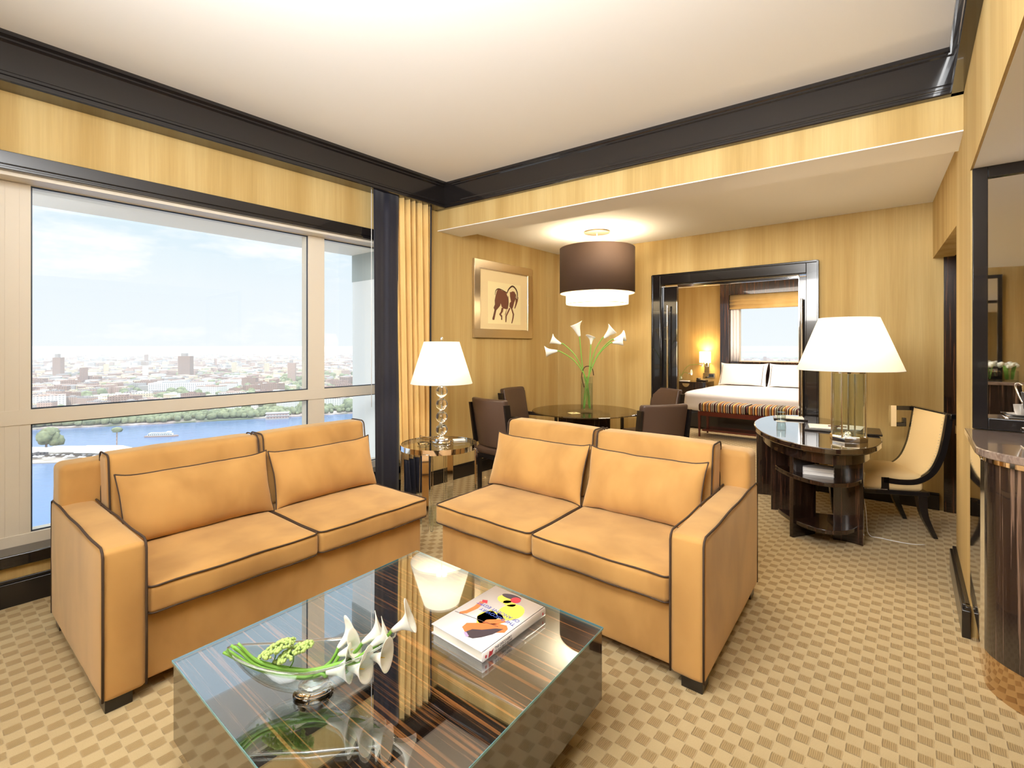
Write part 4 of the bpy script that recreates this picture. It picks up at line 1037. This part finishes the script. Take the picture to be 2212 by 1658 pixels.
obj('key_drawing', G().prism(ell(.018,.018,.016,.012,t=.7), .0021, .0024).prism([(-.035,-.026),(-.030,-.032),(.012,.010),(.006,.015)], .0021, .0024), MT['horse_brown'], nc)

# ================================================================ DESK
DO = Vector((2.53, 4.18)); DF = Fr(DO, (.376, .927), (-.927, .376))      # x along the oval away from the camera, y to the left
EP = MT['ebony_plain']
dk = thing('desk', 'oval macassar wood writing desk with open shelves at its near end', 'desk', DF)
def el(a, b, n=72, cx=0): return [(cx+a*cos(2*pi*k/n), b*sin(2*pi*k/n)) for k in range(n)]
mat('ebony_desk', rough=.10, coat=1, coat_ior=1.9, fn=f_ebony((2.2,70,70), d=(.012,.007,.006), m1=(.035,.018,.012), hi=(.10,.05,.028)))
obj('desktop', G().prism(el(.89,.435), .712, .752), MT['ebony_desk'], dk, 40, DF, bevel=.006)
g = G().prism(el(.86,.41), .700, .712); obj('edge_step', g, EP, dk, 40, DF)
obj('apron', G().prism(el(.80,.365), .625, .700), EP, dk, 40, DF)
def tip(a, b, x0, n=30):
    t = math.acos(max(-1, min(1, x0/a))); return [(a*cos(t+(2*pi-2*t)*k/n), b*sin(t+(2*pi-2*t)*k/n)) for k in range(n+1)]
obj('shelf', G().prism(tip(.75,.335,-.30), .455, .485), EP, dk, 40, DF, bevel=.003)
obj('shelf', G().prism(tip(.70,.315,-.30), .105, .135), EP, dk, 40, DF, bevel=.003)
def dloc(p): # room point -> desk frame
    d = Vector(p)-DO; ex = Vector((.376,.927)); ey = Vector((-.927,.376)); return (d.dot(ex), d.dot(ey))
def board(name, a, b, th, z0, z1, curve=0.0):
    a = Vector(dloc(a)); b = Vector(dloc(b)); n_ = 10; t = (b-a).normalized(); q = Vector((-t.y, t.x)); P = []; Q = []
    for i in range(n_+1):
        u = i/n_; p = a+(b-a)*u+q*curve*4*u*(1-u); P.append(tuple(p)); Q.append(tuple(p+q*th))
    return obj(name, G().prism(P+Q[::-1], z0, z1), EP, dk, 40, DF, bevel=.003)
board('side_panel', (2.127,3.748), (2.34,3.82), .032, 0, .63)
board('side_panel', (2.44,3.748), (2.575,3.62), -.05, 0, .63, .018)
board('side_panel', (2.302,4.399), (2.62,4.27), .03, 0, .63)
board('side_panel', (2.40,4.86), (2.72,4.73), .04, 0, .63)
board('back_panel', (2.56,3.66), (2.84,4.30), -.03, .1, .45)
dl = thing('desk_lamp', 'large desk lamp, clear glass cylinder with chrome rods and wide white shade', 'lamp', loc=(2.50, 3.68, .752))
obj('base', G().lathe([(0,0),(.118,0),(.120,.004),(.120,.036),(.116,.040),(0,.040)], n=8), MT['chrome'], dl, 30)
obj('glass_cylinder', G().lathe([(.098,.04),(.098,.508),(.094,.508),(.094,.04),(.098,.04)], n=48), MT['thin_glass'], dl, 40)
g = G().tube([(0,0,.04),(0,0,.56)], .006, 10).lathe([(0,0),(.035,.0),(.030,.012),(.012,.024),(0,.026)], (0,0,.04), 24).lathe([(.088,.496),(.106,.496),(.106,.512),(.088,.512),(.088,.496)], n=40)
for a in (35, 125, 215, 305): g.tube([(.112*cos(radians(a)), .112*sin(radians(a)), .03),(.112*cos(radians(a)), .112*sin(radians(a)), .512)], .006, 10)
g.lathe([(0,.502),(.106,.502),(.106,.506),(0,.506)], n=40).lathe([(0,0),(.008,.003),(.008,.012),(0,.018)], (0,0,.905), 12).tube([(0,0,.50),(0,0,.91)], .004, 8)
for a in (0, 2*pi/3, 4*pi/3): g.tube([(0,0,.895),(.188*cos(a),.188*sin(a),.895)], .002, 6)
obj('rods', g, MT['chrome'], dl, 40)
lamp_shade(dl, .336, .190, .520, .905, MT['lamp_cloth'])
point('desk_lamp_light', (2.50, 3.68, .752+.68), 12, .06)
gw = thing('drinking_glass', 'clear water tumbler near the left end of the desk', 'glass', loc=(2.50, 4.60, .752))
obj('tumbler', G().lathe([(0,0),(.030,0),(.036,.006),(.040,.06),(.036,.145),(.0345,.145),(.038,.06),(.033,.012),(0,.010)], n=32), MT['thin_glass'], gw, 50)
obj('water', G().lathe([(0,.011),(.033,.012),(.0375,.06),(.037,.085),(0,.085)], n=28), MT['thin_glass'], gw, 50)
obj('coaster', G().lathe([(0,.0),(.045,0),(.045,.002),(0,.002)], n=28), MT['paper'], gw, 50)
bf_ = Fr((2.36, 4.02), (.80, -.60), (.60, .80), z=.7525)
bp = thing('desk_blotter', 'dark leather blotter lying on the desk behind the lamp', 'blotter', Fr((2.42, 4.10), (.83, -.56), z=.7525))
obj('pad', G().box(0, .52, 0, .36, 0, .014), MT['black_wood'], bp, bevel=.004)
sh_ = tag(obj('paper_sheets', G().box(.04, .20, .06, .30, 0, .004).box(.045,.205,.055,.295,.004,.006), MT['paper']), 'white stationery sheets on the left half of the blotter', 'paper'); sh_.location = (2.42,4.10,.767); sh_.rotation_euler = (0,0,atan2(-.56,.83)+.10)
s2 = tag(sh_.copy(), 'white stationery sheets on the far half of the blotter, with a pen', 'paper'); COL.objects.link(s2); s2.location = (2.62,4.08,.767); s2.rotation_euler = (0,0,atan2(-.56,.83)-.12)
pn = tag(obj('pen', G().tube([(0,0,0),(.13,0,0)], .004, 8), MT['mahogany'], smooth=True), 'slim dark pen lying on the sheets of the blotter', 'pen'); pn.location = (2.66, 4.17, .7785); pn.rotation_euler = (0,0,-.5)
fo_ = thing('leather_folder', 'dark folder with white booklets at the far end of the desk', 'folder', loc=(2.66, 4.74, .7525), rot=-.45)
obj('folder', G().box(-.14, .14, -.10, .10, 0, .012), MT['black_wood'], fo_, bevel=.003); obj('booklet', G().box(-.12, .11, -.08, .07, .012, .02), MT['paper'], fo_)
for k, lab in ((0,'lower of two pale paperback books on the desk shelf'),(1,'upper of two pale paperback books on the desk shelf')):
    b_ = thing('shelf_book', lab, 'book', Fr((2.195, 3.74), (.84, -.54), (.50, .86), z=.4855+k*.027), group='pale books on the desk shelf')
    obj('pages', G().box(.004, .196, .004, .146, .002, .024), MT['paper'], b_, fr=None); obj('cover', G().box(0, .2, 0, .15, 0, .002).box(0, .2, 0, .15, .024, .026).box(0, .002, 0, .15, .002, .024), MT['linen'], b_)
tag(obj('power_cord', G().tube(catmull([(2.66,3.80,.5),(2.70,3.78,.2),(2.72,3.78,.02),(2.78,3.72,.006),(2.90,3.62,.006),(3.0,3.60,.006)], 6), .003, 6), MT['white_gloss'], smooth=True), 'thin pale power cord running from the desk across the carpet', 'cord')

# ================================================================ DESK CHAIR (curule-backed chair with key-shaped top rail)
CF = Fr((2.98, 4.02), (-.967, .253), (-.253, -.967))    # x forward, y to its left (towards the camera)
kc = thing('desk_chair', 'cream leather klismos chair with lacquered key-pattern back by the desk', 'chair', CF)
BW = MT['lacquer']; CLr = MT['cream_leather']
KR = []
obj('seat', G().soft(-.20, .30, -.245, .245, .345, .475, .035, bz=.03, m=10), CLr, kc, True, CF)
obj('seat_rail', G().box(-.23, .30, -.25, .25, .315, .350), BW, kc, False, CF, bevel=.006)
def side_curve(): # (x, z) of the swept side rail from the seat front to the top of the back
    return catmull([(.07,0,.425),(-.05,0,.415),(-.16,0,.43),(-.25,0,.50),(-.305,0,.62),(-.335,0,.76),(-.36,0,.93)], 6)
sc_ = [(p.x, p.z) for p in side_curve()]
def band(pts, y0, y1, th, spread=0.0):
    g = G(); vs = []; n_ = len(pts)
    for i, (x, z) in enumerate(pts):
        a = pts[min(i+1, n_-1)]; b = pts[max(i-1, 0)]; t = Vector((a[0]-b[0], a[1]-b[1])).normalized(); q = Vector((-t.y, t.x))
        w = spread*(i/n_)
        for yy in (y0+w, y1+w): vs += [(x+q.x*th/2, yy, z+q.y*th/2), (x-q.x*th/2, yy, z-q.y*th/2)]
    fs = []
    for i in range(n_-1):
        a = i*4; b = a+4; fs += [(a,b,b+1,a+1),(a+2,a+3,b+3,b+2),(a,a+2,b+2,b),(a+1,b+1,b+3,a+3)]
    fs += [(0,1,3,2), tuple((n_-1)*4+k for k in (0,2,3,1))]
    return g.add(vs, fs)
for s in (-1, 1):
    y0, y1 = (.222, .25) if s > 0 else (-.25, -.222)
    f_ = obj('side_frame', band(sc_, y0, y1, .040), BW, kc, 40, CF, recalc=True)
    obj('front_post', G().box(.035, .085, y0, y1, .34, .445), BW, f_, False, CF)
pn_ = [p for p in sc_ if p[1] > .44]
g = band(pn_[::1], -.215, .215, .045); bkp = obj('back_panel', g, CLr, kc, 40, CF, recalc=True)
g = G()
for s in (-.205, .205):
    for i in range(0, 26):
        t = i/25*(len(pn_)-1); k = int(min(t, len(pn_)-2)); u = t-k; x = pn_[k][0]*(1-u)+pn_[k+1][0]*u; z = pn_[k][1]*(1-u)+pn_[k+1][1]*u
        g.sphere((x+.024, s, z+.004), .0042, 6)
for i in range(22): g.sphere((.02+.0-.22*i/21+.25, .2505, .352), .0042, 6)
obj('nailheads', g, MT['brushed'], kc, True, CF)
g = G().box(-.385, -.345, -.284, .284, .905, .945)
obj('top_rail', g, BW, kc, False, CF, bevel=.004)
# the rail ends turn into square keys, at each side of the back
for s in (-1, 1):
    g = G(); y0, y1 = min(.25*s, .284*s), max(.25*s, .284*s)
    if s < 0:   # far side: the key stands forward of the back
        g.box(-.385,-.190, y0, y1, .908, .942).box(-.222,-.190, y0, y1, .770, .908).box(-.300,-.222, y0, y1, .770, .800).box(-.300,-.278, y0, y1, .800, .842)
        cc = (-.226,-.186, y0-.003, y1+.003, .768, .945)
    else:
        g.box(-.425,-.345, y0, y1, .908, .942).box(-.425,-.393, y0, y1, .770, .908)
        cc = (-.429,-.389, y0-.003, y1+.003, .800, .860)
    ko = obj('key_ornament', g, BW, kc, False, CF, bevel=.003)
    obj('chrome_corner', G().box(*cc), MT['chrome'], ko, False, CF)
def leg(p0, p1, p2, r0, r1):
    P = catmull([p0, p1, p2], 6); m = len(P); g = G(); vs = []
    for i, p in enumerate(P):
        r = r0+(r1-r0)*i/(m-1)
        for dx, dy in ((-1,-1),(1,-1),(1,1),(-1,1)): vs.append((p.x+dx*r, p.y+dy*r, p.z))
    fs = [(i*4+k, i*4+(k+1)%4, i*4+4+(k+1)%4, i*4+4+k) for i in range(m-1) for k in range(4)]+[(3,2,1,0), tuple((m-1)*4+k for k in range(4))]
    return g.add(vs, fs)
for s in (-1, 1):
    obj('leg', leg((.27,.215*s,.33),(.262,.215*s,.16),(.25,.215*s,0), .026, .014), BW, kc, False, CF, bevel=.003, recalc=True)
    obj('leg', leg((-.185,.215*s,.33),(-.205,.218*s,.17),(-.275,.225*s,0), .032, .015), BW, kc, False, CF, bevel=.003, recalc=True)

# ================================================================ BAR CABINET AND MIRROR
NF = Fr(RN, BB)        # x along the niche wall, -y out towards the camera
def front(q, off=0):
    u = (q-.78)/.78; return .56+.36*sqrt(max(0, 1-u*u))-off
def plan(off, q0=0.0, q1=1.46, back=0.0):
    P = [(q0, -back)]
    P += [(q0+(q1-q0)*(1-cos(pi*k/30))/2, -front(.78+(-.78+1.56*(1-cos(pi*k/30))/2), off)) for k in range(31)]
    return P+[(q1, -back)]
cb = thing('bar_cabinet', 'bow-fronted macassar bar cabinet with grey marble top', 'cabinet', NF)
SK = (.0,)
mat('ebony_front', rough=.2, coat=.8, coat_ior=1.5, fn=f_ebony((55,55,1.0), d=(.016,.011,.010), m1=(.038,.026,.021), hi=(.24,.165,.12), t0=.61))
obj('body', G().prism(plan(.03, .005, 1.45), .21, .985), MT['ebony_front'], cb, 35, NF)
obj('marble_top', G().prism(plan(-.012, -.022, 1.47, .002), 1.008, 1.04), MT['marble'], cb, 35, NF, bevel=.005, seg=3)
obj('metal_band', G().prism(plan(.008, .0, 1.46), .985, 1.008), MT['chrome'], cb, 35, NF)
obj('metal_strip', G().box(-.004, .012, -.560, -.545, .21, .985).box(.03, .036, -.62, -.60, .21,.985), MT['chrome'], cb, False, NF)
obj('side_panel', G().box(-.001, .006, -.535, -.01, .215, .98), mat('gloss_dark', (.03,.02,.018), .05, coat=1, coat_ior=2.2), cb, False, NF)
obj('plinth', G().prism(plan(.16, .02, 1.40), 0, .21), MT['bronze_mirror'], cb, 35, NF)
mr = thing('wall_mirror', 'tall wall mirror in a dark lacquer frame above the bar cabinet', 'mirror', NF)
g = G().box(.006, .062, -.03, -.002, 1.045, 2.323).box(1.38, 1.44, -.03, -.002, 1.045, 2.323).box(.062, 1.38, -.03, -.002, 1.045, 1.10).box(.062, 1.38, -.03, -.002, 2.268, 2.323)
obj('frame', g, ML, mr, bevel=.003); obj('mirror_glass', G().box(.06, 1.39, -.012, -.004, 1.09, 2.28), MT['mirror'], mr)
def npt(q, d): v = RN+BB*q-A2*d; return (v.x, v.y)
ty_ = Fr(npt(.155, .20), BB, z=1.0405)
tr = thing('serving_tray', 'polished silver serving tray on ball feet on the marble top', 'tray', ty_)
obj('tray', G().box(0, .46, -.30, .0, .030, .036).box(0,.004,-.30,0,.036,.046).box(.456,.46,-.30,0,.036,.046).box(0,.46,-.30,-.296,.036,.046).box(0,.46,-.004,0,.036,.046), MT['chrome'], tr, bevel=.001)
for x in (.02, .44):
    for y in (-.02, -.28): obj('ball_foot', G().sphere((x, y, .0075), .0075, 14).sphere((x, y, .0225), .0075, 14), MT['chrome'], tr, True)
ib = thing('ice_bucket', 'grey wrapped silver ice bucket with curved handles on the tray', 'bucket', loc=(*npt(.29, .30), 1.0775))
obj('body', G().lathe([(0,0),(.060,0),(.066,.05),(.078,.17),(.074,.17),(.060,.02),(0,.01)], n=40), MT['chrome'], ib, 40)
obj('wrap', G().lathe([(.0675,.05),(.0705,.05),(.0800,.135),(.0765,.135)], n=40), MT['grey_wrap'], ib, 40)
for s in (-1, 1): obj('handle', G().tube(catmull([(s*.070,0,.055),(s*.085,0,.075),(s*.110,0,.13),(s*.118,0,.165),(s*.104,0,.176),(s*.082,0,.165)], 6), .0045, 8), MT['chrome'], ib, True)
for i, (dx, dy, lab) in enumerate(((-.030,.0,'polished steel creamer jug standing in the grey bucket, nearer the wall corner'),(.030,-.02,'polished steel sugar pot standing in the grey bucket, farther right'))):
    x_, y_ = npt(.29+dx, .30-dy); p_ = thing('steel_pot', lab, 'pot', loc=(x_, y_, 1.095), group='steel pots in the grey bucket')
    obj('pot', G().lathe([(0,0),(.026,0),(.027,.135),(.030,.140),(.026,.142),(0,.144)], n=28), MT['chrome'], p_, 40)
    obj('lid_knob', G().tube([(0,0,.144),(.012,0,.152),(.022,0,.165)], .003, 8), MT['chrome'], p_, True)
for i, (q, d, lab) in enumerate(((.225,.425,'white espresso cup at the left front of the tray'),(.40,.43,'white espresso cup at the right front of the tray'))):
    x_, y_ = npt(q, d)
    s_ = thing('saucer', lab.replace('cup at', 'saucer at'), 'saucer', loc=(x_, y_, 1.0772), group='white saucers on the tray')
    obj('saucer_dish', G().lathe([(0,.002),(.03,.0),(.055,.010),(.056,.012),(.03,.005),(0,.005)], n=36), MT['white_gloss'], s_, 40)
    c_ = thing('espresso_cup', lab, 'cup', loc=(x_, y_, 1.083), group='white cups on the tray')
    obj('cup_body', G().lathe([(0,0),(.018,0),(.026,.02),(.030,.055),(.028,.055),(.023,.02),(0,.005)], n=30), MT['white_gloss'], c_, 40)
    obj('handle', G().tube([(.028+.014*sin(pi*k/8)*1.0, 0, .045-.03*k/8) for k in range(9)], .003, 8), MT['white_gloss'], c_, True)

# rear console with flowers, seen in the mirror
RF = Fr(WR+BB*8.45, -BB)
rcn = thing('console_cabinet', 'dark wood console cabinet seen in the bar mirror', 'cabinet', RF)
obj('body', G().box(2.9, 5.2, -.45, -.02, .05, 1.01), MT['ebony_front'], rcn); obj('marble_top', G().box(2.88, 5.22, -.48, 0, 1.01, 1.045), MT['marble'], rcn, bevel=.004); obj('plinth', G().box(2.96, 5.14, -.4, -.05, 0, .05), ML, rcn)
m2 = thing('console_mirror', 'framed mirror above the console, seen in the bar mirror', 'mirror', RF)
g = G().box(3.74, 3.78, -.04, -.002, 1.05, 2.3).box(4.9, 4.94, -.04, -.002, 1.05, 2.3).box(3.78, 4.9, -.04, -.002, 2.26, 2.3).box(3.78, 4.9, -.04, -.002, 1.05, 1.09); obj('frame', g, ML, m2); obj('mirror_glass', G().box(3.78, 4.9, -.014, -.004, 1.09, 2.26), MT['mirror'], m2)
mat('rose_white', (.85,.86,.74), .6)
for i in range(3):
    v = Fr(WR+BB*(4.36+i*.19)+A2*.25, -BB, z=1.0455)
    vv = thing('flower_cube', ['clear cube vase of white flowers, nearest the window side on the console','clear cube vase of white flowers, middle one on the console','clear cube vase of white flowers, nearest the bar on the console'][i], 'vase', v, group='flower cubes on the console')
    obj('glass_cube', G().box(-.075, .075, -.075, .075, 0, .12), MT['thin_glass'], vv)
    g = G(); random.seed(i)
    for k in range(26): g.sphere((random.uniform(-.072,.072), random.uniform(-.08,.08), .185+random.uniform(-.015,.02)), .022, 10)
    obj('flower_heads', g, MT['rose_white'], vv, True)
    g = G()
    for k in range(18): x, y = random.uniform(-.06,.06), random.uniform(-.06,.06); g.tube([(x*.6,y*.6,.02),(x,y,.18)], .003, 6)
    obj('stems', g, MT['stem'], vv, True)

# ================================================================ BEDROOM
BO_ = Vector((3.10, 8.87)); BDF = Fr(BO_, BB)
bed = thing('bed', 'wide bed with smooth white bedding on a black leather base', 'bed', BDF)
obj('bed_base', G().soft(-.06, 2.0, -.03, 2.08, .01, .31, .03), MT['black_wood'], bed, True)
obj('mattress', G().soft(.0, 1.95, .0, 2.08, .31, .52, .05, bz=.0), MT['linen'], bed, True)
obj('duvet', G().soft(-.03, 1.98, -.04, 2.06, .30, .64, .085, bz=.03, wr=.006), MT['linen'], bed, True)
for i, (x, lab) in enumerate(((.48,'plump white bed pillow beside the lit bedside lamp'),(1.40,'plump white bed pillow farther from the bedside lamp'))):
    g, seam = pillow(x, 1.80, .655, .90, .44, .22, .22, 11+i); pl_ = obj('bed_pillow', g, MT['linen'], None, True); pl_.location = BDF.o; pl_.rotation_euler = (0,0,BDF.th)
    tag(pl_, lab, 'pillow', 'white pillows on the bed')
    for sx in (-1, 1):
        g = G(); xx = x+sx*.385; P = [(xx, 1.80-.095+.22*(z/.44), .655+z) for z in [.03+.38*k/10 for k in range(11)]]; g.tube(P, .004, 6)
        obj('piping', g, MT['piping'], pl_, True)
bn = thing('bench', 'mahogany bench with striped cushions at the foot of the bed', 'bench', Fr((2.99, 7.97), BB))
g = G().box(0, 1.46, 0, .04, .335, .405).box(0, 1.46, .40, .44, .335, .405).box(0, .04, .04, .40, .335, .405).box(1.42, 1.46, .04, .40, .335, .405)
obj('rail', g, MT['mahogany'], bn); obj('lower_shelf', G().box(.05, 1.41, .05, .39, .085, .115), MT['mahogany'], bn)
for x in (.0, 1.42):
    for y in (.0, .40): obj('leg', leg((x+.02, y+.02, .34),(x+.02, y+.02, .17),(x+.02, y+.02, 0), .02, .012), MT['mahogany'], bn, recalc=True)
obj('cushion', G().soft(0, .725, -.01, .45, .405, .535, .04, bz=.02), MT['stripes'], bn, True); obj('cushion', G().soft(.735, 1.46, -.01, .45, .405, .535, .04, bz=.02), MT['stripes'], bn, True)
ns = thing('nightstand', 'dark wood nightstand with a half-moon pull left of the bed', 'nightstand', Fr(BO_+BB*-.95+AA*1.58, BB))
obj('body', G().box(0, .80, 0, .55, .27, .70), EP, ns, bevel=.003); obj('metal_strip', G().box(0, .80, -.004, .02, .255, .275), MT['chrome'], ns); obj('plinth', G().box(.04, .76, .04, .52, 0, .255), MT['black_wood'], ns)
dw_ = obj('drawer', G().box(.02, .78, -.012, 0, .50, .685), EP, ns); obj('drawer', G().box(.02, .78, -.012, 0, .29, .485), EP, ns)
obj('half_moon_handle', G().prism([(.40+.075*cos(pi+pi*k/16), .665+.075*sin(pi+pi*k/16)) for k in range(17)], .012, .026, Matrix.Rotation(pi/2, 4, 'X')), MT['chrome'], dw_)
def far_(q, d): v = F1+BB*q-AA*d; return (v.x, v.y)
sc1 = thing('wall_sconce', 'glowing bedside wall lamp with small drum shade', 'lamp', Fr(far_(-.30, 0), BB))
obj('back_plate', G().box(-.05, .05, -.02, -.001, .88, 1.08), MT['chrome'], sc1); obj('arm', G().tube([(0,-.02,1.0),(0,-.12,1.0),(0,-.12,1.12)], .012, 8), MT['chrome'], sc1, True)
obj('lamp_shade', G().lathe([(.115,1.09),(.115,1.33)], (0,-.13,0), 40), MT['sconce_cloth'], sc1, True, solid=.002)
lx_, ly_ = far_(-.30, .13); point('sconce_light', (lx_, ly_, 1.22), 26, .05, (1,.66,.26)); point('sconce_top_light', (lx_, ly_, 1.40), 8, .05, (1,.66,.26))
sw = thing('switch_plate', 'chrome switch plate on the wall under the bedside lamp', 'switch', Fr(far_(-.24, 0), BB)); obj('plate', G().box(-.14, .10, -.012, -.001, .76, .86), MT['chrome'], sw)
obj('button', G().box(-.02, .08, -.018, -.012, .78, .84), MT['gasket'], sw)
ph = thing('telephone', 'dark telephone on the nightstand beside the bed', 'telephone', Fr(BO_+BB*-.42+AA*1.80, BB, z=.7005)); obj('base', G().box(0, .20, 0, .16, 0, .035), MT['black_wood'], ph, bevel=.008); obj('handset', G().soft(.0, .05, 0, .16, .037, .07, .015), MT['black_wood'], ph, True)
np_ = thing('notepad', 'white notepad on the nightstand in front of the small vase', 'notepad', Fr(BO_+BB*-.72+AA*1.66, BB, z=.7005)); obj('sheets', G().box(0, .18, 0, .12, 0, .012), MT['paper'], np_)
vb = thing('small_vase', 'small round glass vase on the nightstand', 'vase', loc=(*(BO_+BB*-.78+AA*1.88), .7005)); obj('vase', G().lathe([(0,0),(.035,0),(.055,.04),(.03,.09),(.028,.09),(.05,.04),(.03,.006),(0,.005)], n=24), MT['thin_glass'], vb, 50)
vxy = BO_+BB*-.78+AA*1.88
for i, (pts, d, lab) in enumerate((([(0,0,.02),(.03,0,.12),(.10,-.02,.18),(.18,-.03,.155)],(1,-.2,.2),'small white lily low on the right of the nightstand vase'),([(0,0,.02),(.05,0,.18),(.18,0,.33),(.40,0,.36)],(1,0,-.2),'small white lily arching high right from the nightstand vase'),([(0,0,.02),(-.02,0,.16),(-.08,0,.30),(-.18,.02,.30),(-.21,.02,.20)],(-.2,0,-1),'curled lily looping left from the nightstand vase'))):
    c, s = cos(BDF.th), sin(BDF.th); calla('calla_lily', (vxy.x, vxy.y, .7005), [(c*x-s*y, s*x+c*y, z) for x,y,z in pts], (c*d[0]-s*d[1], s*d[0]+c*d[1], d[2]), .09, lab, 'lilies in the nightstand vase', .003, seed=i)
bl_ = thing('roman_blind', 'golden roman blind pulled up over the bedroom window', 'blind', FF)
g = G(); P = [(.20,2.515),(.20,2.40),(.185,2.40)]
vs = []; prof = [(-.05,2.515),(-.05,2.42),(-.075,2.395),(-.05,2.375),(-.055,2.345),(-.085,2.315),(-.055,2.300),(-.06,2.26),(-.09,2.225),(-.055,2.215),(-.045,2.23)]
g.add([(.185,y,z) for y,z in prof]+[(2.31,y,z) for y,z in prof], [(i,i+1,len(prof)+i+1,len(prof)+i) for i in range(len(prof)-1)])
obj('blind_cloth', g, MT['gold_cloth'], bl_, 60, solid=.004)
sd_ = thing('sheer_curtain', 'narrow pale drape at the left side of the bedroom window', 'curtain', FF)
gg = cloth(.19, .36, .02, .010, 1.126, 2.50, 3, n=50, rows=4); obj('drape', gg, MT['linen'], sd_, True, solid=.002)
